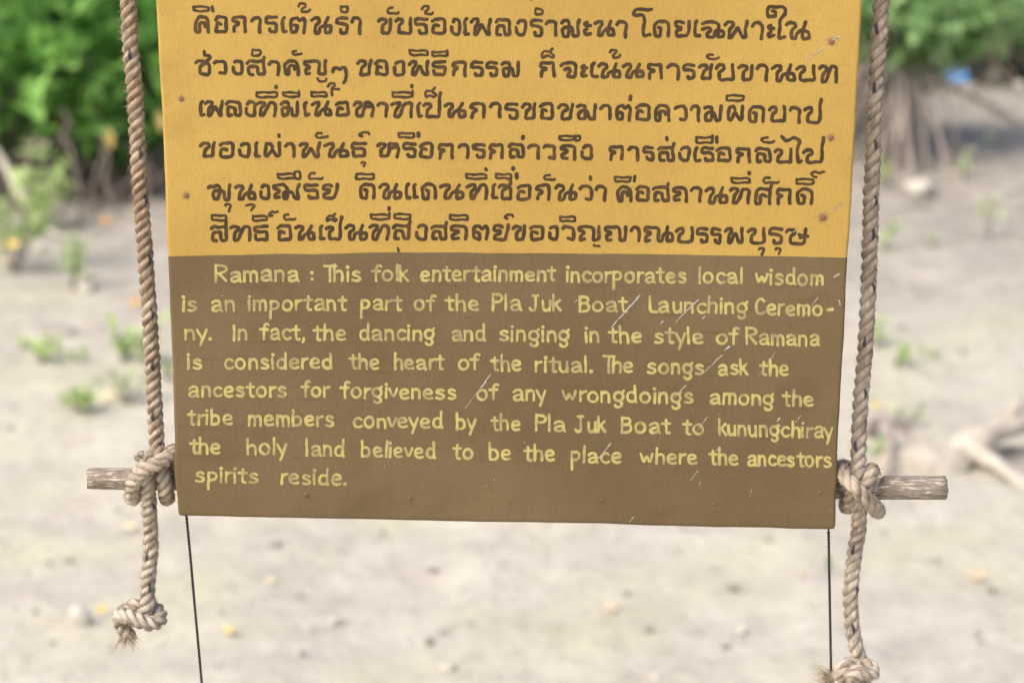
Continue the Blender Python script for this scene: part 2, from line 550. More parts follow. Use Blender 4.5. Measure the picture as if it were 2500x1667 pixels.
# ------------------------------------------------------------------ lettering
THAI = {
 'ก': [[(.9,1),(.9,.1),(.82,.02),(.1,.05),(.03,.3),(.35,.4),(.42,.5),(.15,.62),(.1,1)]],
 'ค': [[(.95,1),(.93,.3),(.75,.03),(.3,.03),(.03,.3),(.05,1),(.32,1),(.32,.5),(.45,.38),(.7,.42),(.7,.65)]],
 'อ': [[(.5,.5),(.3,.42),(.1,.45),(.07,.95),(.15,1),(.85,1),(.97,.85),(.95,.15),(.8,.02),(.25,.03),(0,.2)]],
 'า': [[(0,.22),(.2,.05),(.75,.03),(1,.18),(.92,1)]],
 'ร': [[(1,.05),(.2,.02),(.02,.12),(.05,.38),(.75,.42),(1,.5),(.97,1),(.45,1),(.38,.82)]],
 'เ': [[(.5,0),(.12,.12),(.12,.6),(.18,1),(1,.96)]],
 'ต': [[(.9,1),(.95,.25),(.85,.03),(.62,.25),(.4,.02),(.08,.1),(.03,.95),(.42,1),(.44,.55),(.22,.5)]],
 'น': [[(0,.18),(.15,.03),(.36,.05),(.38,.28),(.22,.5),(.18,1),(.38,1),(.45,.68),(.6,.52),(.97,.55),(.99,.97),(.68,1),(.7,.4),(.82,.02)]],
 'ข': [[(0,.22),(.2,.04),(.6,.05),(.62,.3),(.3,.52),(.25,1),(.85,1),(.9,.5),(.98,.03)]],
 'บ': [[(0,.2),(.15,.04),(.4,.04),(.43,.28),(.2,.5),(.15,1),(.9,1),(.98,.9),(.96,0)]],
 'ป': [[(0,.2),(.15,.04),(.4,.04),(.43,.28),(.2,.5),(.18,1),(.85,1),(.93,.9),(.93,0),(1,-9)]],
 'ง': [[(.18,.15),(.35,.02),(.85,.03),(1,.15),(.92,.98),(.4,1),(.05,.85),(.02,.48)]],
 'พ': [[(0,.18),(.12,.02),(.36,.03),(.36,.27),(.2,.5),(.16,1),(.3,1),(.56,.28),(.8,1),(.94,.97),(.93,.5),(.98,0)]],
 'ผ': [[(.5,.25),(.42,.04),(.1,.05),(.06,.9),(.2,.98),(.5,.42),(.8,1),(.96,.9),(.96,0)]],
 'ล': [[(0,.18),(.15,.02),(.85,.05),(.98,.2),(1,1),(.65,1),(.6,.45),(.2,.4),(.1,.55),(.1,1),(.32,1)]],
 'ส': [[(0,.18),(.15,.04),(.5,.06),(.95,.05),(1,1),(.65,1),(.6,.45),(.2,.4),(.1,.55),(.1,1),(.32,1)],[(.92,.14),(1,-.24)]],
 'ม': [[(0,.15),(.15,.03),(.42,.05),(.43,.5),(.4,.97),(.1,1),(.05,.6),(.18,.42),(.58,.45),(.65,1),(.93,.98),(.92,.4),(.97,0)]],
 'ะ': [[(.5,0),(.05,.12),(.2,.35),(1,.28)],[(.5,.6),(.05,.72),(.2,1),(1,.92)]],
 'โ': [[(1,.05),(.75,.1),(.4,.02),(.15,.06),(.02,.2),(.05,.26),(.55,.25),(.6,.4),(.54,.95),(.6,1),(.88,.97)]],
 'ด': [[(.93,1),(.95,.2),(.78,.03),(.3,.03),(.04,.25),(.06,1),(.46,1),(.48,.5),(.3,.42)]],
 'ย': [[(.55,.12),(.35,.02),(.08,.05),(.03,.28),(.12,.38),(.42,.4),(.4,.58),(.1,.68),(.08,1),(.78,1),(.9,.7),(.98,0)]],
 'ฉ': [[(0,.15),(.12,.02),(.65,.05),(.75,.2),(.72,.98),(.97,1),(.97,.6),(.6,.6),(.5,1),(.2,1),(.2,.75),(.38,.55),(.3,.4),(0,.5)]],
 'ใ': [[(.3,.15),(.5,.17),(.48,.31),(.07,.33),(.03,.15),(.15,.02),(.85,.02),(1,.1),(.95,.25),(.7,.45),(.7,.75),(.65,1),(.95,.95)]],
 'ไ': [[(0,0),(.2,.13),(.38,.13),(.65,.02),(.88,.08),(.92,.18),(.8,.4),(.8,.75),(.8,1),(1,.95)]],
 'ช': [[(0,.2),(.15,.05),(.55,.05),(.55,.3),(.28,.45),(.28,1),(.95,1),(.92,.3),(.68,.15),(1,-.15),(.9,-.33),(.72,-.38)]],
 'ว': [[(0,.18),(.15,.03),(.75,.04),(1,.2),(.97,.95),(.9,1),(.5,.95)]],
 'ญ': [[(.27,.92),(.1,1),(.06,.68),(.25,.5),(.2,.36),(.02,.3),(0,.12),(.12,.02),(.62,.03),(.7,.2),(.68,.95),(.75,1),(.95,.95),(.95,.4),(.98,0)]],
 'ๆ': [[(0,.35),(.08,.1),(.3,.05),(.5,.22),(.7,.05),(.95,.05),(.95,.6),(.95,.85),(.8,1)]],
 'ธ': [[(1,.05),(.15,.02),(0,.2),(.06,.38),(.8,.4),(.97,.5),(.95,.97),(.15,1),(.07,.65)]],
 'จ': [[(0,.2),(.12,.03),(.82,.03),(.98,.15),(.98,.85),(.85,1),(.4,1),(.65,.55),(.55,.38),(.27,.5)]],
 'ท': [[(0,.15),(.12,.03),(.38,.03),(.4,.22),(.2,.5),(.15,1),(.35,1),(.65,.05),(.9,.03),(1,.18),(.95,1)]],
 'ห': [[(0,.2),(.1,.03),(.35,.04),(.33,.3),(.15,.5),(.12,1),(.45,1),(.52,.5),(.55,.03),(.9,.05),(.92,.3),(.58,.34)],[(.92,.28),(.98,.5),(.94,1)]],
 'ฌ': [[(.22,.93),(.07,1),(.05,.68),(.22,.52),(.22,.42),(.04,.33),(.02,.12),(.15,.02),(.42,.02),(.55,.25),(.53,1),(.42,1),(.4,.6),(.53,.5),(.75,.52),(.82,1),(.97,1),(.92,.4),(1,0)]],
 'ฆ': [[(0,.22),(.07,.05),(.2,.1),(.28,.12),(.4,.02),(.52,.1),(.52,.5),(.48,1),(.25,1),(.2,.65),(.28,.42),(.68,.42),(.75,1),(.95,1),(.92,.45),(1,0)]],
 'ถ': [[(.42,.93),(.1,1),(.08,.68),(.45,.5),(.42,.38),(.03,.3),(.02,.12),(.2,.02),(.82,.03),(.97,.2),(.93,1)]],
 'ศ': [[(.88,1),(.95,.3),(.85,.06),(.3,.03),(.05,.15),(.02,1),(.32,1),(.33,.5),(.5,.4),(.68,.52)],[(.92,.15),(1,-.22)]],
 'ษ': [[(0,.2),(.1,.03),(.35,.03),(.37,.3),(.2,.5),(.17,1),(.8,1),(.84,.6),(.9,0)],[(.58,.4),(.68,.5),(1,.52)],[(.62,.55),(.7,.42),(.84,.5)]],
 'ณ': [[(.2,.97),(.06,1),(.06,.65),(.23,.48),(.22,.36),(.03,.28),(.02,.1),(.12,.03),(.42,.03),(.5,.2),(.48,1),(.6,1),(.65,.62),(.74,.45),(.97,.48),(.98,.98),(.78,1),(.78,.4),(.82,0)]],
 'I': [[(0,0),(1,0),(1,1),(0,1),(0,0)]],                       # box vowel
 'E': [[(0,0),(1,0),(1,1),(0,1),(0,0)],[(1,.8),(1,-.3)]],      # box vowel with tick
 'O': [[(.1,0),(.9,0),(1,.5),(.9,1),(.1,1),(0,.5),(.1,0)]],
 'A': [[(.45,0),(.1,.08),(0,.55),(.15,1),(.9,.97),(1,.75)]],
 'T': [[(0,.35),(.15,.05),(.6,.05),(.62,.35),(.3,.65),(.3,1),(.85,.97),(1,.75)]],
 'F': [[(0,.35),(.15,.05),(.5,.05),(.56,.3),(.32,.5),(.36,1)],[(.42,.57),(1,.55)]],
 '|': [[(.5,0),(.5,1)]],
 'K': [[(.85,0),(.65,.3),(.2,.28),(0,.55),(.08,.95),(.42,.72),(.8,1),(1,.7),(.72,.45)]],
 'X': [[(.3,1),(.05,.85),(.08,.4),(.35,.02),(.6,.2),(.85,.1),(1,.45)]],
 'Z': [[(.4,.95),(.1,1),(0,.5),(.3,.02),(.6,.4),(.85,.2),(1,.1)]],
 'U': [[(0,.25),(.25,.05),(.85,.08),(1,.3),(.6,1)]],
 'Y': [[(0,0),(.1,1),(.9,1),(1,0)]],
 'y': [[(.05,0),(.1,.8),(1,1)]],
 '/': [[(0,0),(1,1)]],
}
MARKS = set('IEOATF|KXZUYy/')
THAI_LINES = [
 """460 0;I 55 310 88 185;| 332 382 75 185;ค 75 330 220 495;อ 370 585 222 495;ก 620 875 225 492;า 903 1080 232 505;ร 1105 1310 225 498;เ 1345 1460 235 498;ต 1468 1745 230 505;T 1590 1795 32 200;น 1775 2122 235 512;O 2205 2360 80 200;ร 2140 2350 235 512
852 0;า 15 190 238 522;A 540 742 102 218;ข 410 645 248 518;บ 665 935 248 518;T 1045 1250 75 235;ร 945 1165 250 522;อ 1190 1438 252 518;ง 1472 1648 258 532;เ 1662 1785 250 532;พ 1765 2100 255 530;ล 2125 2382 258 538
1244 0;U 235 385 -105 8;ง 70 262 278 540;ร 288 490 270 552;O 355 508 115 238;า 512 710 282 545;ม 735 1052 275 565;ะ 1072 1205 295 535;น 1225 1558 285 552;า 1550 1735 288 565;โ 1782 2110 95 555;ด 2088 2365 285 560
1636 0;ย 45 318 288 558;เ 332 455 288 560;ฉ 455 812 292 572;พ 782 1152 295 580;า 1175 1378 308 590;ะ 1405 1545 345 572;ใ 1388 1715 70 598;น 1685 2070 300 598""",
 """460 110;| 205 270 65 180;ช 85 345 200 455;ว 355 572 210 450;ง 620 812 208 450;O 910 1075 58 175;ส 830 1140 205 458;า 1155 1350 215 458;A 1500 1685 75 160;ค 1378 1648 205 455;ญ 1668 2040 205 455;Y 1885 2035 480 552;ๆ 2093 2338 295 578
852 110;ข 97 345 200 465;อ 368 588 205 462;ง 632 832 215 472;I 870 1165 65 172;พ 855 1188 220 465;E 1205 1455 88 185;ธ 1205 1440 220 465;ก 1478 1745 225 472;ร 1762 1975 225 478;ร 1995 2190 232 482;ม 2215 2520 230 480
1244 110;K 450 682 38 215;ก 417 695 232 490;จ 722 1000 235 495;ะ 1030 1150 270 485;เ 1170 1305 248 492;T 1452 1645 48 205;น 1285 1645 250 502;น 1638 1985 252 502;ก 2002 2270 258 515;า 2292 2500 262 522
1668 110;ร -18 185 262 520;A 335 540 120 228;ข 210 442 262 518;บ 462 762 265 535;ข 788 1042 268 535;า 1063 1253 270 540;น 1280 1662 275 545;บ 1638 1948 285 545;ท 1972 2275 285 565""",
 """460 195;เ 145 250 290 545;พ 230 520 292 550;ล 533 785 290 548;ง 818 1002 302 550;| 1255 1308 75 140;I 985 1312 170 278;ท 985 1305 305 550;E 1368 1635 170 268;ม 1330 1635 300 550;เ 1672 1790 305 548;I 1785 2045 165 265;F 2030 2230 22 240;น 1785 2120 305 548;อ 2140 2376 305 548
852 195;ห 50 385 305 555;า 398 580 312 555;| 885 948 62 130;E 618 945 170 278;ท 602 948 308 570;เ 980 1085 318 565;K 1090 1300 105 280;ป 1068 1365 318 570 .6;น 1375 1735 322 570;ก 1752 2025 322 578;า 2052 2238 318 575;ร 2265 2487 325 590
1244 195;ข 162 400 325 592;อ 428 660 325 592;ข 692 948 335 602;ม 968 1290 340 602;า 1312 1505 345 602;| 1738 1802 218 312;ต 1538 1805 345 608;อ 1832 2080 345 608;ค 2102 2372 345 618
1636 195;ว 50 258 358 612;า 283 448 360 625;ม 478 780 362 625;I 812 1095 208 325;ผ 815 1095 362 622;ด 1125 1403 362 640;บ 1428 1710 368 632;า 1735 1918 378 645;ป 1948 2238 378 648 .43""",
 """460 305;ข 152 410 235 495;อ 435 685 235 495;ง 722 918 245 492;เ 950 1072 240 492;| 1295 1368 115 195;ผ 1083 1372 242 492;า 1392 1575 245 490;A 1850 2063 102 208;พ 1603 1948 245 492;น 1972 2360 245 490
852 305;X 128 318 90 190;ธ 18 255 245 492;U 162 255 520 632;ห 397 755 245 490;I 708 968 105 205;| 985 1040 105 190;ร 772 998 245 495;อ 1015 1248 245 495;ก 1278 1558 260 508;า 1583 1768 262 502;ร 1790 2005 262 500;ก 2022 2288 265 512;ล 2318 2582 258 500
1244 305;| 165 225 145 225;า 260 450 268 510;ว 480 688 270 515;I 705 970 148 242;O 940 1055 140 250;ถ 722 992 278 520;ง 1033 1228 280 522;ก 1435 1698 292 530;า 1722 1910 300 535;ร 1938 2125 298 535;| 2265 2325 165 250;ส 2155 2427 300 545
1636 305;ง 115 302 305 545;เ 330 455 310 550;E 365 640 165 280;| 655 715 150 280;ร 432 650 308 552;อ 670 908 312 550;ก 947 1205 320 562;A 1318 1542 165 278;ล 1232 1490 320 562;บ 1512 1800 335 572;ไ 1615 1948 155 575;ป 1932 2268 342 575 .76""",
 """460 400;ฆ 265 638 285 545;U 515 645 565 720;น 665 1000 290 545;U 838 985 568 705;ง 1028 1205 285 535;I 1290 1575 135 235;O 1535 1655 100 240;ฌ 1220 1648 280 535;A 1742 1980 120 240;ร 1672 1918 280 530;ย 1945 2208 280 530
852 400;I 90 380 132 240;ด 137 402 270 530;น 428 785 272 530;เ 810 915 278 530;เ 922 1030 282 525;ด 1043 1300 270 530;น 1318 1702 275 535;| 1980 2042 48 118;I 1698 2035 135 240;ท 1710 2045 278 538;เ 2075 2195 278 535;I 2137 2398 135 232;ช 2172 2405 280 540
1244 400;| 18 78 30 100;| 75 135 125 228;อ 95 332 288 545;A 490 685 148 255;ก 362 625 285 545;น 650 1005 288 545;ว 1008 1225 300 545;| 1165 1220 160 258;า 1243 1430 302 555;I 1528 1790 178 280;| 1806 1858 165 275;ค 1558 1815 305 570;อ 1837 2065 308 558;ส 2083 2352 308 565
1636 400;ถ 22 268 320 568;า 287 475 320 575;น 498 855 328 592;| 1125 1185 108 170;I 878 1185 195 300;ท 858 1182 335 600;A 1338 1610 188 300;ศ 1222 1502 335 610;ก 1528 1800 345 605;Z 2048 2275 88 210;I 1832 2122 210 318;ด 1832 2112 345 605""",
 """460 505;I 325 570 110 215;ส 312 588 255 515;ท 603 932 255 515;Z 1158 1335 42 158;I 930 1172 118 220;ธ 943 1188 255 510;A 1372 1582 98 208;อ 1285 1528 245 508;น 1543 1875 255 500;เ 1900 2015 255 498;K 2003 2195 82 235;ป 1998 2265 258 500 .52;น 2278 2637 245 498
852 505;| 552 612 -10 58;E 305 608 95 205;ท 280 602 245 498;I 650 920 90 195;ส 622 912 240 495;ง 962 1155 245 500;ส 1185 1448 250 492;I 1458 1758 105 205;ถ 1475 1752 250 500;ต 1790 2065 250 502;ย 2092 2360 245 505;X 2265 2425 95 190;/ 695 748 595 668
1244 505;ข 28 250 250 505;อ 283 515 252 505;ง 553 725 258 505;I 722 972 128 228;ว 752 965 258 502;ญ 988 1350 262 515;y 1210 1340 540 600;ญ 1378 1735 265 520;า 1755 1925 270 520;ณ 1943 2425 270 530
1636 505;บ 65 355 285 540;ร 372 570 290 545;ร 585 755 290 548;พ 782 1092 292 552;บ 1118 1408 295 558;U 1285 1390 580 720;ร 1430 1655 290 558;U 1522 1642 582 715;ษ 1680 2048 305 565"""]


def ell(cx, cy, rx, ry, n=14):
    return [(cx + rx * math.cos(2 * math.pi * i / n), cy + ry * math.sin(2 * math.pi * i / n)) for i in range(n + 1)]


LATIN = {  # width, strokes; baseline 0, x-height 1
 'a': (.82, [[(.05,.8),(.25,1),(.6,1),(.75,.8),(.75,.12),(.86,0)],[(.75,.58),(.3,.5),(.03,.3),(.12,.03),(.45,0),(.75,.2)]]),
 'b': (.78, [[(.05,1.6),(.03,0)],[(.05,.78),(.3,1),(.65,.9),(.78,.5),(.65,.1),(.35,0),(.05,.05)]]),
 'c': (.75, [[(.72,.82),(.5,1),(.2,.92),(0,.5),(.18,.08),(.5,0),(.75,.15)]]),
 'd': (.82, [[(.75,1.6),(.75,.1),(.84,0)],[(.75,.85),(.45,.98),(.15,.88),(.02,.5),(.15,.1),(.45,0),(.75,.15)]]),
 'e': (.76, [[(.08,.48),(.76,.55),(.68,.88),(.4,1),(.1,.85),(0,.5),(.12,.12),(.42,0),(.75,.1)]]),
 'f': (.72, [[(.82,1.48),(.64,1.62),(.42,1.45),(.36,.9),(.36,0)],[(0,1),(.7,1)]]),
 'g': (.82, [ell(.4,.54,.4,.44),[(.66,.88),(.82,1.12)],[(.5,.1),(.7,-.1),(.72,-.35),(.45,-.55),(.15,-.45),(.12,-.32)]]),
 'h': (.72, [[(.03,1.6),(.03,0)],[(.05,.75),(.3,1),(.6,.95),(.7,.65),(.7,0)]]),
 'i': (.1, [[(.05,1),(.05,0)],'dot1.42']),
 'k': (.68, [[(.03,1.55),(.03,0)],[(.62,1.05),(.1,.55)],[(.2,.65),(.68,0)]]),
 'l': (.1, [[(.05,1.6),(.05,0)]]),
 'm': (1.1, [[(.03,.98),(.03,0)],[(.05,.75),(.25,1),(.5,.92),(.55,.7),(.55,0)],[(.55,.75),(.75,1),(1,.92),(1.08,.65),(1.08,0)]]),
 'n': (.7, [[(.03,.98),(.03,0)],[(.05,.75),(.3,1),(.58,.93),(.68,.65),(.68,0)]]),
 'o': (.82, [ell(.41,.5,.41,.5)]),
 'p': (.78, [[(.05,.98),(.03,-.75)],[(.05,.9),(.4,1),(.72,.85),(.75,.5),(.55,.2),(.08,.18)]]),
 'r': (.5, [[(.03,.98),(.03,0)],[(.05,.68),(.25,.95),(.52,.98)]]),
 's': (.7, [[(.64,.85),(.4,1),(.12,.92),(.05,.7),(.35,.53),(.65,.4),(.7,.18),(.4,0),(.05,.1)]]),
 't': (.68, [[(.35,1.35),(.33,.1),(.45,0),(.62,.02)],[(0,1),(.68,1)]]),
 'u': (.72, [[(.03,1),(.05,.25),(.25,0),(.5,.05),(.68,.3)],[(.7,1),(.69,0)]]),
 'v': (.7, [[(0,1),(.35,0),(.7,1)]]),
 'w': (1.1, [[(0,1),(.28,0),(.55,.9),(.82,0),(1.1,1)]]),
 'y': (.78, [[(0,1),(.38,.15)],[(.76,1),(.28,-.55)]]),
 'B': (.84, [[(.03,1.55),(.03,0)],[(.03,1.55),(.6,1.52),(.75,1.2),(.6,.88),(.05,.82)],[(.6,.88),(.82,.6),(.8,.2),(.55,0),(.03,0)]]),
 'C': (.82, [[(.8,1.3),(.6,1.58),(.3,1.5),(.05,1.1),(0,.6),(.15,.1),(.5,0),(.8,.2)]]),
 'I': (.1, [[(.05,1.5),(.05,0)]]),
 'J': (.82, [[(.3,1.55),(.8,1.55)],[(.55,1.55),(.55,.3),(.4,.02),(.12,.02),(0,.25)]]),
 'L': (.65, [[(.05,1.6),(.03,0),(.65,0)]]),
 'P': (.82, [[(.05,1.6),(.03,0)],[(.05,1.58),(.65,1.55),(.85,1.2),(.65,.85),(.08,.82)]]),
 'R': (1.0, [[(.05,1.65),(.08,0)],[(0,1.62),(.7,1.6),(1,1.35),(.9,1),(.15,.8)],[(.35,.8),(.95,.05)]]),
 'T': (.58, [[(0,1.58),(1.0,1.55)],[(.5,1.55),(.5,-.05)]]),
 '.': (.1, ['dot.06']),
 ',': (.12, [[(.1,.1),(.1,-.1),(0,-.26)]]),
}
ENG_LINES = [
 'Ramana 521 731 691 688.5;This 788 883.6 689 689;folk 905 1000 688 688;entertainment 1024.8 1358 688.5 688.5;incorporates 1380.7 1678 690 693.5;local 1703 1814 694 694.5;wisdom 1841 2011 696 698',
 'is 443 481 762 762;an 514 574 762 762;important 604 848 761 759.5;part 879 983 759 759;of 1010.5 1063 760.5 760.5;the 1085.5 1170 760.5 760.5;Pla 1198.6 1273.6 761 761;Juk 1290 1372 761.5 761.5;Boat 1410.5 1534.5 763 763;Launching 1582.6 1826.7 765 768;Ceremo 1843 2008 771 773',
 'ny. 449 518 832 832;In 568 605.7 832.5 832.5;fact, 632 745.5 831.5 832;the 762 846 832.5 832.5;dancing 875 1061.7 832.5 832.5;and 1100.5 1187 833.5 834;singing 1216.4 1392.6 834.5 836;in 1426.7 1464.8 838 838;the 1484.8 1567 838.5 839;style 1595 1717.6 841 841;of 1746 1805 842.5 842.5;Ramana 1819.5 2001.7 843 847',
 'is 455 494.8 903 903;considered 546.7 812.9 903 902.5;the 850 927 903 903;heart 959.8 1086 904 904;of 1117 1172.9 905 905;the 1197 1273.6 907 907.5;ritual. 1306 1447 910 911;The 1469.5 1547 912 912.5;songs 1577.9 1719.5 914 916;ask 1751 1827.9 917 917;the 1852 1926 919 920',
 'ancestors 458 701 971 971;for 734.8 808 971.5 971.5;forgiveness 828.8 1115.7 974 977;of 1161.7 1217.6 978.5 978.5;any 1248.6 1335.5 980 980;wrongdoings 1371.9 1693.8 982 987.5;among 1730 1891 989 991;the 1908.8 1986.9 992.5 994',
 'tribe 456.7 568 1039 1039;members 604.5 816 1041 1044;conveyed 860.5 1082 1046.5 1047.5;by 1112 1165 1050.5 1050.5;the 1197 1271 1051.5 1053;Pla 1304.5 1381 1053.5 1056;Juk 1402 1480.7 1057 1057.5;Boat 1514 1639.8 1059.5 1060.5;to 1663.6 1720 1062.5 1063.5;kunungchiray 1751.7 2036.7 1064 1072',
 'the 461 539 1110 1110;holy 601 702.6 1112 1113;land 745.5 841 1114 1116;believed 880 1064.5 1116.5 1121;to 1102.9 1155 1122.5 1123.5;be 1191.9 1249 1125 1125.5;the 1277 1355 1126.5 1127.5;place 1391 1518 1130.5 1133;where 1560 1702.9 1133 1135.5;the 1729.5 1802.9 1135 1137;ancestors 1822 2031 1138 1143',
 'spirits 474.8 630.7 1178.5 1181.5;reside. 684 846 1183.5 1186']
ENG_EXTRA = {0: [[(761, 666), (761.5, 666)], [(761.5, 681), (762, 681)]], 1: [[(2021, 756), (2032, 755.5)]]}


def chaikin(P, it=2, q=.78):
    P = np.asarray(P, float)
    for _ in range(it):
        if len(P) < 3: return P
        a = P[:-1] * q + P[1:] * (1 - q)
        b = P[:-1] * (1 - q) + P[1:] * q
        P = np.vstack([P[:1], np.stack([a, b], 1).reshape(-1, 2)[1:-1], P[-1:]])
    return P


def strokes_mesh(name, strokes, mat, parent, step=0.8, lift=0.00022, wob=0.3):
    """union of brush strokes (polyline, half width) in photo px -> flat paint lying on the board"""
    A = np.vstack([s[0] for s in strokes])
    x0, y0 = A.min(0) - 10
    x1, y1 = A.max(0) + 10
    nx, ny = int((x1 - x0) / step) + 2, int((y1 - y0) / step) + 2
    F = np.full((ny, nx), -9.0)
    for P, hw in strokes:
        P = np.asarray(P, float)
        n = max(2, int(np.linalg.norm(np.diff(P, axis=0), axis=1).sum() / 2) + 2)
        s = np.concatenate([[0], np.cumsum(np.linalg.norm(np.diff(P, axis=0), axis=1))])
        t = np.linspace(0, s[-1], n)
        Q = np.stack([np.interp(t, s, P[:, 0]), np.interp(t, s, P[:, 1])], -1)
        ph = rng.uniform(0, 6, 3)
        h = hw * (1 + 0.09 * np.sin(t / 7 + ph[0]) + 0.06 * np.sin(t / 3.1 + ph[1]))
        Q = Q + wob * np.stack([np.sin(t / 6 + ph[1]), np.sin(t / 5 + ph[2])], -1)
        i0, i1 = int((Q[:, 0].min() - 9 - x0) / step), int((Q[:, 0].max() + 9 - x0) / step) + 1
        j0, j1 = int((Q[:, 1].min() - 9 - y0) / step), int((Q[:, 1].max() + 9 - y0) / step) + 1
        i0, j0 = max(i0, 0), max(j0, 0)
        i1, j1 = min(i1, nx), min(j1, ny)
        gx_, gy_ = np.meshgrid(x0 + np.arange(i0, i1) * step, y0 + np.arange(j0, j1) * step)
        best = np.full(gx_.shape, -9.0)
        for k in range(len(Q) - 1):
            a, b = Q[k], Q[k + 1]
            d = b - a
            L = d @ d + 1e-9
            tt = np.clip(((gx_ - a[0]) * d[0] + (gy_ - a[1]) * d[1]) / L, 0, 1)
            dist = np.hypot(gx_ - a[0] - tt * d[0], gy_ - a[1] - tt * d[1])
            best = np.maximum(best, h[k] + (h[k + 1] - h[k]) * tt - dist)
        F[j0:j1, i0:i1] = np.maximum(F[j0:j1, i0:i1], best)
    yy, xx = np.mgrid[0:ny, 0:nx]
    F = F + 0.22 * np.sin(xx * 1.9 + 1.3 * np.sin(yy * .7)) * np.sin(yy * 1.6 + np.sin(xx * .9))
    F = np.where(F == 0, 1e-6, F)
    V, Fc = [], []
    ins = F > 0
    code = ins[:-1, :-1].astype(int) + ins[:-1, 1:] * 2 + ins[1:, 1:] * 4 + ins[1:, :-1] * 8
    full = code == 15
    for j in range(ny - 1):                 # merge full cells along a row
        r = np.concatenate([[0], full[j].astype(int), [0]])
        st = np.where(np.diff(r) == 1)[0]
        en = np.where(np.diff(r) == -1)[0]
        for a, b in zip(st, en):
            n = len(V)
            V += [(a, j), (b, j), (b, j + 1), (a, j + 1)]
            Fc.append((n + 3, n + 2, n + 1, n))
    for j, i in zip(*np.where((code > 0) & (code < 15))):
        c = [(i, j), (i + 1, j), (i + 1, j + 1), (i, j + 1)]
        f = [F[q[1], q[0]] for q in c]
        poly = []
        for k in range(4):
            k2 = (k + 1) % 4
            if f[k] > 0: poly.append(c[k])
            if (f[k] > 0) != (f[k2] > 0):
                t = f[k] / (f[k] - f[k2])
                poly.append((c[k][0] + t * (c[k2][0] - c[k][0]), c[k][1] + t * (c[k2][1] - c[k][1])))
        if len(poly) >= 3:
            n = len(V)
            V += poly
            Fc.append(tuple(range(n + len(poly) - 1, n - 1, -1)))
    V = np.array(V, float)
    W = on_plane(x0 + V[:, 0] * step, y0 + V[:, 1] * step, BOARD_Y - lift)
    return mesh_obj(name, W, Fc, mat, parent, smooth=False)


for line in THAI_LINES:
    st = []
    for crop in line.split('\n'):
        items = crop.split(';')
        ox, oy = map(float, items[0].split())
        for it in items[1:]:
            q = it.split()
            a0, a1, b0, b1 = [float(v) / 6 for v in q[1:5]]
            hw = 3.2 if q[0] in MARKS else 4.35
            if q[0] == '|': hw = min(4.6, (a1 - a0) / 2)
            asc = float(q[5]) if len(q) > 5 else 0.5
            for poly in THAI[q[0]]:
                P = []
                for u, v in poly:
                    if v == -9: v = -asc
                    x = ox + a0 + hw + u * max(0, a1 - a0 - 2 * hw)
                    y = oy + b0 + hw + v * (b1 - b0 - 2 * hw)
                    P.append((x + rng.normal(0, .45), y + rng.normal(0, .45)))
                P = np.array(P)
                if q[0] == 'ป':          # the tall stem is measured from the ink top
                    P[-1, 1] = oy + b0 - asc * (b1 - b0) + hw
                st.append((chaikin(P, 1, .86), hw))
    strokes_mesh('thai_text_line', st, M_TXT_T, sign, wob=0.75)

for li, line in enumerate(ENG_LINES):
    st = []
    HW = 3.3
    for wd in line.split(';'):
        q = wd.split()
        word, xa, xb, ya, yb = q[0], *map(float, q[1:])
        gap = 0.36
        pos, cur = [], 0.0
        for i, ch in enumerate(word):
            g_ = gap * (0.72 if ch in 'tfvywk' or (i and word[i - 1] in 'rtfvykTcLRPC') else 1.0)
            if i: cur += g_
            pos.append(cur)
            cur += LATIN[ch][0]
        sx_ = (xb - xa - 2 * HW) / cur
        U = 23.8
        for ch, x in zip(word, pos):
            jx, jy, sc = rng.normal(0, .6), rng.normal(0, .5), rng.normal(1, .03)
            slant = rng.normal(0.0, 0.025)
            for poly in LATIN[ch][1]:
                hw = HW * rng.normal(1, .05)
                if isinstance(poly, str):
                    d = float(poly[3:])
                    cx = xa + HW + (x + .05) * sx_
                    f = (cx - xa) / (xb - xa)
                    cy = ya + (yb - ya) * f - HW - d * U
                    st.append((np.array([(cx, cy), (cx + .8, cy + .3)]), 4.3))
                    continue
                P = []
                for u, v in poly:
                    cx = xa + HW + (x + u) * sx_ + jx + slant * v * U
                    f = (cx - xa) / (xb - xa)
                    cy = ya + (yb - ya) * f - HW - v * U * sc + jy
                    P.append((cx, cy))
                st.append((chaikin(P, 2), hw))
    for e in ENG_EXTRA.get(li, []):
        st.append((np.array(e, float), 4.0))
    strokes_mesh('english_text_line', st, M_TXT_E, sign)

m = NM('pencil_line', 0.7)
m.color(m.mix(m.ramp(m.noise(m.geo(), 30, 3), .4, .6), (0.40, 0.255, 0.075), (0.49, 0.315, 0.09)))
M_PENT = m.m
m = NM('dark_pencil_line', 0.7)
m.color(m.mix(m.ramp(m.noise(m.geo(), 30, 3), .4, .6), (0.116, 0.078, 0.038), (0.150, 0.099, 0.046)))
M_PENE = m.m
st = []
for y0_, y1_, xa_, xb_ in [(37, 51, 800, 2090), (82, 99, 500, 2060), (142, 158, 440, 2085), (186, 206, 450, 2080), (242, 259, 450, 2075), (286, 304, 450, 2040),
                           (345, 362, 440, 2060), (387, 402, 470, 2060), (446, 460, 450, 2078), (489, 500, 470, 1990), (546, 556, 480, 2060), (590, 600, 480, 2040)]:
    for a in np.arange(xa_, xb_ - 60, 130):
        if rng.uniform() < .25: continue
        b = a + rng.uniform(60, 125)
        f = lambda x: y0_ + (y1_ - y0_) * (x - 450) / 1600
        st.append((np.array([(a, f(a)), (b, f(b))]), .45))
strokes_mesh('pencil_guide_lines', st, M_PENT, sign, lift=0.00012, wob=0.1, step=1.0)
st = []
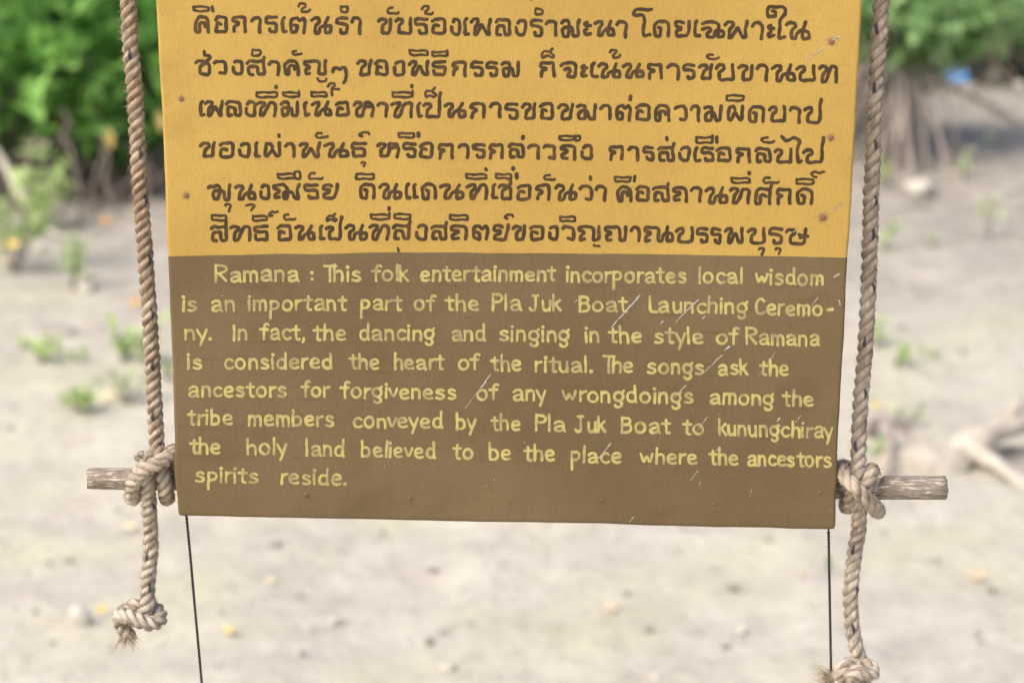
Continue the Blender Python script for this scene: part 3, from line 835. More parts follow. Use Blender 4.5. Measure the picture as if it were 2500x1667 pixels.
for y0_, y1_ in [(661, 671), (693, 700), (733, 743), (762, 772), (803, 814), (832, 846), (875, 892), (904, 921), (943, 963), (972, 991), (1012, 1033), (1040, 1062), (1083, 1110), (1111, 1139)]:
    for a in np.arange(432, 1960, 140):
        if rng.uniform() < .35: continue
        b = a + rng.uniform(60, 130)
        f = lambda x: y0_ + (y1_ - y0_) * (x - 440) / 1600
        st.append((np.array([(a, f(a)), (b, f(b))]), .55))
strokes_mesh('pencil_guide_lines', st, M_PENE, sign, lift=0.00012, wob=0.1, step=1.0)

SCR = [(1493, 798, 1562, 722, 2.8), (1650.5, 785, 1704, 732, 2.4), (1960, 774, 1998, 725, 1.1), (2037, 677, 2048, 670, 3.5), (2048, 733, 2051, 744, 2.4),
       (1715, 778, 1721, 771, 1.8), (1612, 790, 1618, 785, 2.0), (1721, 907, 1763.5, 865.5, 1.7), (1769.5, 855, 1780, 846, 3.0), (1851.7, 918, 1891, 862, 0.9),
       (1135.5, 997, 1198, 913, 1.4), (1645.7, 971, 1674, 941, 1.5), (1701.7, 1053, 1726.7, 1017.6, 1.2), (1943, 1030.7, 1955, 1014, 1.3), (1897, 1028, 1904, 1021, 2.4),
       (1460.5, 1119, 1491.4, 1082, 1.8), (1686, 1173, 1704, 1149, 1.1), (1705, 1187, 1710, 1177.6, 1.1), (1829, 1211, 1836, 1195.5, 1.0), (1747, 1102.6, 1753, 1096.7, 1.9),
       (1851, 1130, 1855, 1138, 2.2), (1537, 1274, 1547, 1261, 1.4), (1966, 150.5, 2012, 116, 1.3), (2034, 98, 2050.5, 89, 2.4), (2025, 518.6, 2055.6, 494, 1.6),
       (1402, 738, 1408, 733, 1.2), (1945, 560, 1938, 566, 1.4), (2043, 1106, 2046, 1099, 1.3), (1183, 1190, 1188, 1183, .9), (540, 722, 544, 722, .8), (1178, 945, 1186, 931, 1.5)]
st = []
for a, b, c, d, hw in SCR:
    P = np.linspace((a, b), (c, d), 6)
    st.append((P[:4], hw * 0.5))
    st.append((P[3:], hw * 0.8))
for i in range(18):
    x, y = rng.uniform(450, 2030), rng.uniform(640, 1250)
    if i > 12: x = rng.uniform(1500, 2040)
    st.append((np.array([(x, y), (x + .6, y + .8)]), rng.uniform(.7, 1.3)))
strokes_mesh('scratch_marks', st, M_SCR, sign, step=0.6, lift=0.0004, wob=0.5)

for i, (nx, ny, sz) in enumerate(NAILS):
    q = on_plane(nx, ny, BOARD_Y)
    r0 = 0.0026 * sz
    V, F = [], []
    for k, (rr, hh) in enumerate([(1.3, 0.0), (1.0, .16), (.6, .26), (.2, .29)]):
        for j in range(12):
            a = j * math.pi / 6
            wob = 1 + .12 * math.sin(3 * a + i)
            V.append((q[0] + r0 * rr * wob * math.cos(a), q[1] - 0.0002 - hh * r0, q[2] + r0 * rr * wob * math.sin(a)))
    for k in range(3):
        for j in range(12):
            F.append((k * 12 + j, k * 12 + (j + 1) % 12, (k + 1) * 12 + (j + 1) % 12, (k + 1) * 12 + j))
    F.append(tuple(range(36, 48)))
    mesh_obj('nail_head', V, F, M_NAIL if i < 5 else M_NAILP, sign)

# ------------------------------------------------------------------ wooden pole behind the board
POLE_Y = BOARD_Y + 0.0415
K = 0.000483                       # metres per photo pixel at the sign
n, sides = 90, 28
t = np.linspace(0, 1, n)
cx = 212 + t * (2307 - 212)
cy = 1168 + t * 22 + 1.5 * np.sin(t * 9)
axis = on_plane(cx, cy, POLE_Y)
rad = (26.3 + 3.6 * t + 0.6 * np.sin(t * 23)) * K
a = np.linspace(0, 2 * math.pi, sides, endpoint=False)
V = []
for i in range(n):
    rr = rad[i] * (1 + 0.035 * np.sin(3 * a + 1) + 0.02 * np.sin(7 * a + t[i] * 5))
    jag = np.zeros(sides)
    if i == 0: jag = 0.006 * np.abs(np.sin(2.3 * a + .5)) + rng.uniform(0, .004, sides) - .003
    if i == n - 1: jag = rng.uniform(0, .0015, sides)
    V.append(np.stack([axis[i, 0] + jag, axis[i, 1] - rr * np.cos(a), axis[i, 2] + rr * np.sin(a)], -1))
V = np.concatenate(V)
F = []
for i in range(n - 1):
    for j in range(sides):
        k2 = (j + 1) % sides
        F.append((i * sides + j, (i + 1) * sides + j, (i + 1) * sides + k2, i * sides + k2))
F.append(tuple(range(sides)))
F.append(tuple((n - 1) * sides + j for j in range(sides - 1, -1, -1)))
o = mesh_obj('wooden_pole', V, F, M_WOOD, origin=axis[n // 2])
tag(o, 'weathered grey wooden pole crossing behind the bottom of the sign, ends showing on both sides', 'pole')


# ------------------------------------------------------------------ ropes
def rope_points(tab):
    """(photo x, photo y, px towards the camera from the pole axis)"""
    return np.array([on_plane(x, y, POLE_Y - d * K) for x, y, d in tab])


def rope_mesh(P, Rr, lay, nv=12, strands=3, yarns=0, ko=.46):
    T, N, B = frames(P)
    s = np.concatenate([[0], np.cumsum(np.linalg.norm(np.diff(P, axis=0), axis=1))])
    rs, off = Rr * (1.03 - ko), Rr * ko
    th = np.linspace(0, 2 * math.pi, nv + 1)
    tw = 0.45 * np.sin(s / 0.061 + P[0, 0] * 50) + 0.25 * np.sin(s / 0.027 + 1)
    Vs, Fs, UV, Sx, base = [], [], [], [], 0
    for k in range(strands):
        phi = 2 * math.pi * (s / lay + k / strands) + tw
        O = np.cos(phi)[:, None] * N + np.sin(phi)[:, None] * B          # outward
        Q = -np.sin(phi)[:, None] * N + np.cos(phi)[:, None] * B
        wob = 1 + 0.05 * np.sin(s / 0.013 + k * 2) + 0.05 * np.sin(s / 0.037 + k * 4 + 1)
        C = P + off * O
        prof = np.ones((len(P), nv + 1))
        if yarns:
            prof = 1 - 0.20 * (1 - np.abs(np.sin(math.pi * yarns * (th[None] / (2 * math.pi) + 1.75 * (s / lay)[:, None]))) ** 0.6)
        V = C[:, None] + (rs * wob)[:, None, None] * prof[..., None] * (np.cos(th)[None, :, None] * O[:, None] * 0.96 + np.sin(th)[None, :, None] * Q[:, None])
        Vs.append(V.reshape(-1, 3))
        UV.append(np.stack(np.broadcast_arrays(th[None] / (2 * math.pi), (s / lay)[:, None]), -1).reshape(-1, 2))
        Sx.append(np.stack(np.broadcast_arrays(np.full((1, nv + 1), k), s[:, None], th[None]), -1).reshape(-1, 3))
        m_ = nv + 1
        i, j = np.meshgrid(np.arange(len(P) - 1), np.arange(nv), indexing='ij')
        Fs.append(np.stack([base + i * m_ + j, base + i * m_ + j + 1, base + (i + 1) * m_ + j + 1, base + (i + 1) * m_ + j], -1).reshape(-1, 4))
        base += len(P) * m_
    return np.vstack(Vs), np.vstack(Fs), np.vstack(UV), np.vstack(Sx), s, (T, N, B)


def ribbons(starts, dirs, lens, width, curl=0.4, seg=3):
    """thin loose fibres as narrow bent strips"""
    V, F = [], []
    for p, d, l in zip(starts, dirs, lens):
        d = d / (np.linalg.norm(d) + 1e-9)
        side = np.cross(d, rng.normal(0, 1, 3))
        side /= np.linalg.norm(side) + 1e-9
        bend = rng.normal(0, curl, 3)
        n0 = len(V)
        q = p.copy()
        for i in range(seg + 1):
            wd = width * (1 - 0.75 * i / seg)
            V.append(q - side * wd)
            V.append(q + side * wd)
            d = d + bend / seg
            d /= np.linalg.norm(d)
            q = q + d * l / seg
        for i in range(seg):
            F.append((n0 + 2 * i, n0 + 2 * i + 1, n0 + 2 * i + 3, n0 + 2 * i + 2))
    return np.array(V), F


def build_rope(tab, Rpx, mat, label, tracer_ys, stubs, fray_dir, fray_n, fray_len, seed, bleach_range, layp, ko):
    P = catmull(rope_points(tab), 0.0013)
    Rr = Rpx * K
    lay = layp * K
    Vv, F, UV, SX, s, (T, N, B) = rope_mesh(P, Rr, lay, nv=36, yarns=5, ko=ko)
    root = thing('rope', P[np.argmin(P[:, 2])], label, 'rope', 'ropes holding the sign')
    z0, z1 = bleach_range
    bl = np.clip((z0 - Vv[:, 2]) / (z0 - z1), 0, 1) ** 1.5
    trc = np.zeros(len(Vv))
    # dark tracer yarn surfacing on whichever strand faces the camera
    ztab = [on_plane(300, y, POLE_Y)[2] for y in tracer_ys]
    for zt in ztab:
        i0 = int(np.argmin(np.abs(P[:, 2] - zt)))
        best, bk = -9, 0
        tocam = np.array([0, -1, 0.2])
        for k in range(3):
            phi = 2 * math.pi * (s[i0] / lay + k / 3) + 0.45 * math.sin(s[i0] / 0.061 + P[0, 0] * 50) + 0.25 * math.sin(s[i0] / 0.027 + 1)
            d = (math.cos(phi) * N[i0] + math.sin(phi) * B[i0]) @ tocam
            if d > best: best, bk = d, k
        ds = SX[:, 1] - s[i0]
        th = (SX[:, 2] + math.pi) % (2 * math.pi) - math.pi
        # follow the yarn: it runs along the rope, so its angle on the strand turns back
        thc = -2 * math.pi * 1.75 * ds / lay
        thc = (th - thc + math.pi) % (2 * math.pi) - math.pi
        lens_ = np.clip(1 - (ds / 0.0125) ** 2, 0, 1)
        v = lens_ * np.exp(-(thc / 0.33) ** 2)
        trc = np.maximum(trc, np.where(SX[:, 0] == bk, v, 0))
    mesh_obj('twisted_strands', Vv, F, mat, root, attrs={'bleach': bl, 'tracer': trc}, uv=UV)
    r = np.random.default_rng(seed)
    # loose fibres
    vis = np.where(P[:, 2] < on_plane(300, -60, POLE_Y)[2])[0]
    NF = 5200
    ii = r.choice(vis, NF)
    an = r.uniform(0, 2 * math.pi, NF)
    O = np.cos(an)[:, None] * N[ii] + np.sin(an)[:, None] * B[ii]
    D = O * r.uniform(.35, 1.0, NF)[:, None] + T[ii] * r.normal(.2, .7, NF)[:, None]
    fv, ff = ribbons(P[ii] + O * Rr * 0.86, D, r.uniform(.0025, .0070, NF), 0.00021)
    o = mesh_obj('loose_fibres', fv, ff, M_FIB, root)
    o['kind'] = 'stuff'
    # frayed lower end
    e = P[-1]
    ii = np.full(fray_n, len(P) - 1)
    an, rr = r.uniform(0, 2 * math.pi, fray_n), np.sqrt(r.uniform(0, 1, fray_n)) * Rr * .9
    O = np.cos(an)[:, None] * N[ii] + np.sin(an)[:, None] * B[ii]
    fd = np.array(fray_dir)
    D = T[-1] * 0.6 + fd + O * (rr / Rr)[:, None] * 0.6 + r.normal(0, .24, (fray_n, 3))
    fv, ff = ribbons(e + O * rr[:, None] - T[-1] * .006, D, r.uniform(.35, 1.0, fray_n) * fray_len, 0.00042, .5, 5)
    o = mesh_obj('frayed_end', fv, ff, M_FIB, root)
    # chopped rope ends sticking out of the knot
    for stub in stubs:
        Ps = catmull(rope_points(stub), 0.0013)
        v2, f2, uv2, sx2, s2, (T2, N2, B2) = rope_mesh(Ps, Rr * .9, lay)
        c = mesh_obj('cut_end', v2, f2, mat, root, attrs={'bleach': np.full(len(v2), .95), 'tracer': np.zeros(len(v2))}, uv=uv2)
        nn = 170
        an, rr = r.uniform(0, 2 * math.pi, nn), np.sqrt(r.uniform(0, 1, nn)) * Rr * .85
        O = np.cos(an)[:, None] * N2[-1] + np.sin(an)[:, None] * B2[-1]
        D = T2[-1] + O * .35 + r.normal(0, .25, (nn, 3))
        fv, ff = ribbons(Ps[-1] + O * rr[:, None] - T2[-1] * .004, D, r.uniform(.004, .008, nn), 0.00050, .08, 3)
        mesh_obj('bristle_tip', fv, ff, M_FIBW, c)
    return root


LEFT = [(258, -900, 0), (285, -420, 0), (313, 0, 0), (317.6, 100, 0), (327, 200, 0), (333.5, 300, 0), (338, 400, 0), (345, 500, 0), (352.6, 600, 0), (360, 700, 0),
        (366.7, 800, 0), (373, 900, 2), (378, 1000, 5), (383, 1075, 16), (388, 1112, 34), (396, 1150, 47), (404, 1190, 44), (408, 1216, 12), (404, 1200, -36),
        (404, 1160, -49), (412, 1115, -34), (424, 1103, 6), (418, 1112, 50), (388, 1128, 84), (352, 1146, 82), (327, 1176, 58), (322, 1208, 26), (327, 1216, -6),
        (338, 1190, -44), (350, 1150, -48), (362, 1122, -26), (366, 1118, 18), (362, 1140, 46), (360, 1172, 50), (361, 1200, 36), (364, 1240, 16), (367, 1290, 6),
        (367.6, 1350, 2), (363, 1400, 0), (360, 1445, 0), (359, 1480, 2), (345, 1506, 0), (315, 1512, -14), (300, 1496, -30), (325, 1480, -38), (362, 1478, -37),
        (388, 1492, -17), (389, 1512, 12), (368, 1522, 37), (338, 1514, 44), (306, 1502, 36), (291, 1502, 12), (293, 1516, -4), (303, 1534, -4), (311, 1548, 0), (314, 1556, 2)]
build_rope(LEFT, 20.5, M_ROPE_L, 'twisted pale brown rope hanging left of the sign, knotted on the pole, tail frayed', [130, 372, 490, 632, 762, 888, 1010, 1225, 1352, 1432],
           [[(358, 1152, 40), (350, 1128, 58), (344, 1112, 66)]], (-.15, -.05, -.85), 230, 0.027, 11, (on_plane(0, 560, POLE_Y)[2], on_plane(0, 1480, POLE_Y)[2]), 75, .45)
RIGHT = [(2185, -900, 0), (2168, -420, 0), (2151, 0, 0), (2146, 100, 0), (2139, 200, 0), (2133, 300, 0), (2131, 400, 0), (2126, 500, 0), (2124, 600, 0), (2120, 700, 0),
         (2116, 800, 0), (2108, 900, 2), (2100, 1000, 4), (2096, 1080, 14), (2096, 1130, 32), (2090, 1165, 49), (2076, 1205, 48), (2068, 1236, 14), (2068, 1225, -34),
         (2076, 1185, -52), (2066, 1146, -30), (2056, 1140, 10), (2056, 1152, 60), (2080, 1182, 100), (2110, 1213, 102), (2138, 1238, 66), (2142, 1248, 20), (2134, 1232, -26),
         (2126, 1190, -52), (2128, 1156, -26), (2128, 1148, 14), (2122, 1166, 48), (2108, 1195, 54), (2097, 1228, 48), (2096, 1258, 30), (2097, 1285, 12), (2091, 1325, 4), (2084, 1365, 0),
         (2080, 1405, 0), (2077, 1450, 0), (2078, 1500, 0), (2083, 1550, 0), (2094, 1592, -2), (2102, 1622, -14), (2100, 1654, -24), (2078, 1684, -10), (2052, 1678, 14),
         (2048, 1650, 26), (2060, 1627, 24), (2088, 1618, 4), (2116, 1622, 6), (2132, 1640, 18), (2118, 1646, 40), (2092, 1640, 50), (2076, 1650, 46), (2092, 1668, 36), (2112, 1676, 14), (2090, 1680, -22),
         (2056, 1664, -28), (2036, 1656, -18), (2020, 1652, -12)]
build_rope(RIGHT, 20.5, M_ROPE_R, 'twisted darker brown rope hanging right of the sign, with thick knots and fringed end', [68, 215, 355, 490, 570, 702, 832, 958, 1085, 1335, 1440, 1530],
           [[(2062, 1190, 30), (2057, 1160, 36), (2054, 1146, 40)], [(2126, 1190, 22), (2132, 1168, 30), (2134, 1154, 34)]], (-.9, 0, .12), 110, 0.036, 12,
           (on_plane(0, 900, POLE_Y)[2], on_plane(0, 1660, POLE_Y)[2]), 86, .41)


def black_cord(tab, label):
    P = catmull(np.array([on_plane(x, y, BOARD_Y + d) for x, y, d in tab]), 0.0011)
    V, F, UV, SX, s, fr = rope_mesh(P, 4.1 * K, 19 * K, nv=7, strands=2)
    o = mesh_obj('cord', V, F, M_CORD, origin=P[0])
    tag(o, label, 'cord', 'black cords under the sign')


black_cord([(454, 1250, .012), (463.7, 1349, .012), (474.6, 1472, .012), (484.8, 1583, .012), (492.3, 1667, .012), (509, 1850, .012), (527, 2050, .012)],
           'thin black cord slanting down from the lower left corner of the sign')
black_cord([(2022, 1276, .012), (2022.7, 1296, .012), (2024.5, 1408, .014), (2026.6, 1527, .03), (2028.6, 1632, .05), (2031, 1750, .05), (2036, 2050, .05)],
           'thin black cord hanging straight from the lower right corner, beside the knotted rope')


# ------------------------------------------------------------------ vegetation
LEAF = np.array([(0, 0, 0), (0, .35, -.03), (0, .7, -.03), (0, 1, 0), (-.20, .30, .04), (-.17, .72, .04), (.20, .30, .04), (.17, .72, .04)])
LF = [(0, 1, 4), (1, 2, 5, 4), (2, 3, 5), (1, 0, 6), (2, 1, 6, 7), (3, 2, 7)]


def leaves(pos, dirs, size, r):
    n = len(pos)
    d = dirs / (np.linalg.norm(dirs, axis=1)[:, None] + 1e-9)
    up = np.array([0, 0, 1.0]) + r.normal(0, .45, (n, 3))
    sd_ = np.cross(d, up)
    sd_ /= np.linalg.norm(sd_, axis=1)[:, None] + 1e-9
    nn = np.cross(sd_, d)
    L = size[:, None, None]
    V = pos[:, None] + L * (LEAF[None, :, 0:1] * 1.15 * sd_[:, None] + LEAF[None, :, 1:2] * d[:, None] + LEAF[None, :, 2:3] * nn[:, None])
    F = []
    for i in range(n):
        F += [tuple(q + 8 * i for q in f) for f in LF]
    return V.reshape(-1, 3), F


def crown(centre, rad, n_cl, per, size, r, shell=0.55, lower=-1.0):
    u = r.normal(0, 1, (n_cl, 3))
    u /= np.linalg.norm(u, axis=1)[:, None]
    u[:, 2] = np.maximum(u[:, 2], lower)
    k = (shell + (1 - shell) * r.uniform(0, 1, n_cl)) * (1 + .22 * np.sin(u[:, 0] * 5 + 1) * np.sin(u[:, 2] * 6 + u[:, 1] * 4))
    C = np.array(centre) + u * k[:, None] * np.array(rad)
    out = u * np.array([1, 1, .8]) + np.array([0, -.15, .35])
    pos = np.repeat(C, per, 0) + r.normal(0, size * .18, (n_cl * per, 3))
    dr = np.repeat(out, per, 0) * .5 + r.normal(0, .75, (n_cl * per, 3)) + np.array([0, 0, .1])
    tint = np.repeat(np.clip(r.normal(.5, .36, n_cl), 0, .9), per) + r.normal(0, .12, n_cl * per)
    tint = np.clip(tint, 0, .92)
    tint[r.uniform(0, 1, len(tint)) > .994] = 1.0
    V, F = leaves(pos, dr, r.uniform(.75, 1.2, len(pos)) * size, r)
    return V, F, np.repeat(tint, 8)


def limb(a, b, r0, r1, r, wob=.08, n=9):
    a, b = np.array(a, float), np.array(b, float)
    P = np.linspace(a, b, n)
    L = np.linalg.norm(b - a)
    off = np.cumsum(r.normal(0, wob * L / n, (n, 3)), 0)
    off -= np.linspace(0, 1, n)[:, None] * off[-1]
    return tube(P + off, np.linspace(r0, r1, n), 7)


def bush(x, y, height, rx, ry, z_low, mat, label, seed, n_cl=420, per=7, size=.16, roots=0, twigs=14, group='mangrove bushes behind the sign'):
    r = np.random.default_rng(seed)
    g0 = zg(x, y)
    root = thing('mangrove_bush', (x, y, g0), label, 'bush', group)
    zc = (z_low + height) / 2
    V, F, t_ = crown((x, y, g0 + zc), (rx, ry, (height - z_low) / 2), n_cl, per, size, r, .72)
    mesh_obj('foliage', V, F, mat, root, attrs={'tint': t_})
    st_ = Acc()
    for i in range(twigs):
        b0 = (x + r.normal(0, .18), y + r.normal(0, .15), g0 + (z_low + .1 if roots else -.03))
        e = (x + r.uniform(-.85, .85) * rx, y + r.uniform(-.8, .6) * ry, g0 + r.uniform(z_low + .1, height * .9))
        st_.add(*limb(b0, e, .026, .007, r, .25))
    for i in range(twigs):
        b0 = (x + r.uniform(-.8, .8) * rx, y + r.uniform(-.9, .3) * ry, g0 + r.uniform(z_low * .7, z_low + .5))
        e = (b0[0] + r.normal(0, .4), b0[1] + r.normal(0, .3), g0 + r.uniform(.02, z_low + .2))
        st_.add(*limb(b0, e, .012, .005, r, .3))
    for i in range(0 if roots > 8 else 26):           # tangle of bare stems reaching out over the mud
        b0 = (x + r.uniform(-1, 1) * rx, y - r.uniform(.0, .7) * ry, g0 + r.uniform(.25, .75))
        e = (b0[0] + r.normal(0, .35), y - r.uniform(.7, 1.25), g0 - .02)
        st_.add(*limb(b0, e, .017, .009, r, .3))
    st_.build('branches', M_BARK, root)
    for i in range(roots):
        an = r.uniform(0, 2 * math.pi)
        if i % 2 == 0: an = -math.pi / 2 + r.normal(0, .8)
        rr = r.uniform(.15, .62)
        top = np.array([x + r.normal(0, .07), y + r.normal(0, .07), g0 + z_low + r.uniform(-.15, .25)])
        foot = np.array([x + math.cos(an) * rr, y + math.sin(an) * rr, g0 - .04])
        mid = (top + foot) / 2 + np.array([math.cos(an) * .05 + r.normal(0, .04), math.sin(an) * .05, .08 + r.normal(0, .03)])
        V, F = tube(catmull([top, mid, foot], .07), r.uniform(.010, .021), 7)
        mesh_obj('stilt_root', V, F, M_ROOT, root)
    return root


B = [  # px at base, distance, height, rx, ry, z_low, mat, label
 (60, 13.5, 1.5, .80, .7, .06, M_LEAF, 'dense dark green mangrove bush at the far left edge behind the saplings', 21, 290, 0),
 (290, 13.7, 1.5, .85, .75, .04, M_LEAF, 'dark green mangrove bush standing behind the left rope', 22, 310, 5),
 (2205, 14.9, 1.55, .85, .6, .74, M_LEAF_R, 'mangrove bush on tall stilt roots behind the right rope', 25, 260, 30),
 (2440, 18.8, 1.35, 1.35, .8, .22, M_LEAF_R, 'pale green mangrove bush farther back at the right edge', 26, 480, 0),
]
for px, d, h, rx, ry, zl, mt, lb, sd_, ncl, nr in B:
    bush((px - 1250) / FPX * d * 1.005, d, h, rx, ry, zl, mt, lb, sd_, ncl, roots=nr)

rb = [o_ for o_ in COL.objects if o_.name.startswith('mangrove_bush') and 'left rope' in o_['label']][0]
for (px, py, Yd) in [(262, 330, 12.6), (388, 288, 12.6)]:
    q = on_plane(px, py, Yd)
    V, F = leaves(np.array([q + [0, 0, .05]]), np.array([[.15, -.25, -1.0]]), np.array([.15]), np.random.default_rng(3))
    mesh_obj('yellow_leaf', V, F, M_LYEL, rb)

# the rest of the mangrove edge reads as one mass
r = np.random.default_rng(40)
acc = Acc()
for i in range(15):
    x = -9 + i * 1.28 + r.normal(0, .2)
    y = 17.6 + r.uniform(0, 2.0) + (3.2 if x > 2 else 0)
    V, F, t_ = crown((x, y, .75), (1.1, .9, .8), 250, 7, .17, r, .6)
    acc.add(V, F, t_)
    V, F, t_ = crown((x, y + 3.4, 1.3), (1.2, 1.0, 1.35), 300, 7, .19, r, .6)
    acc.add(V, F, t_)
for x, y in [(-1.5, 14.5), (-.4, 14.9), (.8, 14.8), (1.7, 15.6), (-5.2, 14.4), (-4.3, 15.6), (6.4, 19.5), (-2.7, 15.8), (-3.9, 16.2), (2.0, 17.0), (-3.4, 15.3), (-2.3, 15.0), (-3.0, 17.2)]:
    V, F, t_ = crown((x, y, .85), (.9, .75, .85), 260, 7, .16, r, .6)
    acc.add(V, F, t_)
o = acc.build('mangrove_thicket', M_LEAF, None, 'tint')
tag(o, 'unbroken thicket of dark green mangrove foliage closing the mud flat behind the bushes', 'thicket', kind='stuff')


def sapling(px, py, hpx, spread, n, label, mat=M_SAP, size=.055, seed=1, stems=3):
    r = np.random.default_rng(seed)
    g0 = mud_point(px, py)
    d = math.hypot(g0[1], CAM_H)
    H = hpx / FPX * d * 1.02
    W = spread / FPX * d
    root = thing('sapling', g0, label, 'sapling', 'young plants on the mud')
    st_, pos, dr = Acc(), [], []
    for k in range(stems):
        tip = g0 + np.array([r.uniform(-.6, .6) * W, r.uniform(-.4, .4) * W, H * r.uniform(.6, 1)])
        st_.add(*limb(g0 - [0, 0, .02], tip, .006, .0025, r, .15))
        for q in range(max(2, n // stems)):
            f = r.uniform(.3, 1.0)
            pos.append(g0 + (tip - g0) * f + r.normal(0, .12 * W, 3) * [1, 1, .5])
            dr.append(np.array([r.normal(0, 1), r.normal(0, 1), r.uniform(-.1, .9)]))
    V, F = leaves(np.array(pos), np.array(dr), r.uniform(.7, 1.3, len(pos)) * size, r)
    mesh_obj('leaves', V, F, mat, root, attrs={'tint': np.repeat(np.clip(r.normal(.5, .25, len(pos)), 0, .95), 8)})
    st_.build('stem', M_BARK, root)


SAPS = [(40, 665, 330, 170, 130, 'tall pale green sapling at the left edge in front of the dark bush', M_SAP, .10, 6),
        (120, 560, 210, 120, 60, 'spindly light green sapling leaning under the left bush', M_SAP, .095, 4),
        (178, 705, 135, 90, 60, 'small whitish green sapling left of the left rope', M_SAPW, .075, 4),
        (95, 888, 65, 90, 30, 'yellow green tuft on the mud at the far left, halfway down', M_SAP, .07, 4),
        (45, 852, 20, 40, 8, 'tiny sprig left of the yellow green tuft', M_SAP, .04, 2),
        (195, 885, 42, 36, 12, 'small green sprig between the tuft and the left rope', M_SAP, .045, 2),
        (300, 880, 95, 90, 34, 'bright green seedling growing just left of the left rope', M_SAP, .07, 4),
        (370, 890, 110, 90, 34, 'leafy seedling half hidden behind the left rope', M_SAP, .07, 4),
        (195, 1008, 60, 80, 36, 'low bright green plant nearest the pole, left of the rope', M_SAP, .065, 4),
        (310, 985, 80, 100, 40, 'pale seedling behind the left rope just above its knot', M_SAPW, .05, 4),
        (410, 925, 50, 60, 16, 'small green plant peeping between the left rope and the sign', M_SAP, .05, 3),
        (2172, 455, 70, 60, 26, 'light green sapling right of the right rope below the stilt roots', M_SAP, .07, 3),
        (2158, 610, 90, 50, 20, 'thin pale sapling close to the right rope beside the sign edge', M_SAPW, .06, 2),
        (2352, 440, 60, 45, 16, 'pale sapling on the mud in front of the stilt roots', M_SAPW, .07, 2),
        (2412, 580, 110, 40, 20, 'upright whitish sapling on the right mud flat', M_SAPW, .065, 2),
        (2275, 605, 30, 30, 7, 'tiny sprig in the middle of the right mud flat', M_SAP, .045, 2),
        (2135, 850, 80, 40, 18, 'bright green shoot touching the right rope', M_SAP, .06, 2),
        (2185, 895, 50, 75, 24, 'low green plant right of the right rope', M_SAP, .05, 3),
        (2258, 872, 18, 45, 9, 'flat pale green sprig beside the low green plant', M_SAP, .05, 2),
        (2205, 1035, 48, 70, 22, 'green weeds growing on the dark root mound', M_SAPW, .05, 4),
        (2140, 1120, 50, 50, 22, 'pale weeds at the foot of the root mound beside the right rope', M_SAPW, .05, 3),
        (2020, 1390, 40, 26, 8, 'faint green sprig just left of the right black cord', M_SAP, .03, 2)]
for i, (px, py, h, s_, n_, lb, mt, sz, stm) in enumerate(SAPS):
    sapling(px, py, h, s_, n_, lb, mt, sz, 60 + i, stm)


# ------------------------------------------------------------------ litter, stones, wood
def blob(c, rx, ry, rz, r, n=14, m_=9, rough=.22):
    V, F = [(c[0], c[1], c[2] + rz)], []
    for i in range(1, m_):
        a = math.pi * i / m_
        for j in range(n):
            b = 2 * math.pi * j / n
            k = 1 + rough * math.sin(3 * b + i * 1.3 + c[0] * 7) * math.sin(2 * a + c[1] * 5) + r.normal(0, rough * .3)
            V.append((c[0] + rx * k * math.sin(a) * math.cos(b), c[1] + ry * k * math.sin(a) * math.sin(b), c[2] + rz * k * math.cos(a)))
    V.append((c[0], c[1], c[2] - rz))
    for j in range(n):
        F.append((0, 1 + j, 1 + (j + 1) % n))
    for i in range(m_ - 2):
        for j in range(n):
            F.append((1 + i * n + j, 1 + (i + 1) * n + j, 1 + (i + 1) * n + (j + 1) % n, 1 + i * n + (j + 1) % n))
    e = len(V) - 1
    for j in range(n):
        F.append((1 + (m_ - 2) * n + j, e, 1 + (m_ - 2) * n + (j + 1) % n))
    return V, F


def stone(px, py, wpx, hpx, label, seed, mat=M_STONE, name='stone', cat='stone', group='pale stones on the mud'):
    r = np.random.default_rng(seed)
    g0 = mud_point(px, py + hpx * .4)
    d = math.hypot(g0[1], CAM_H)
    rx, rz = wpx / FPX * d / 2, hpx / FPX * d / 2 * 1.05
    V, F = blob((g0[0], g0[1], g0[2] + rz * .75), rx, rx * .8, rz, r)
    o = mesh_obj(name, V, F, mat, origin=g0)
    tag(o, label, cat, group)


stone(2245, 460, 75, 44, 'large pale stone on the mud right of the right rope', 1)
stone(2428, 190, 30, 30, 'round white stone beyond the blue litter at right', 2)
stone(2486, 216, 28, 30, 'round white stone at the right edge under the pale bush', 3)
stone(2440, 150, 46, 34, 'upper white stone at the foot of the pale bush', 4)
stone(2478, 160, 50, 40, 'big whitish stone cut by the right edge of the view', 5)
stone(212, 705, 45, 24, 'pale stone beside the whitish sapling at left', 6)
stone(208, 668, 30, 26, 'white stone touching the whitish sapling', 7)
stone(100, 205 + 400, 30, 22, 'white stone at far left beside the yellow leaf', 8)
stone(196, 1503, 52, 54, 'pale yellowish stone on the mud left of the hanging rope knot', 9)
stone(1810, 1536, 26, 22, 'small white shell stone below the right half of the sign', 10)
stone(1600, 1650, 22, 20, 'small white stone at the bottom edge below the sign', 11)
stone(815, 1516, 26, 20, 'white pebble below the left half of the sign', 12)
stone(1095, 1630, 40, 18, 'flat white shell piece at the bottom below the sign', 13)
stone(730, 1592, 22, 24, 'small white pebble low, right of the left black cord', 14)
stone(760, 1535, 20, 18, 'greyish pebble low, between the cord and the white pebble', 15)


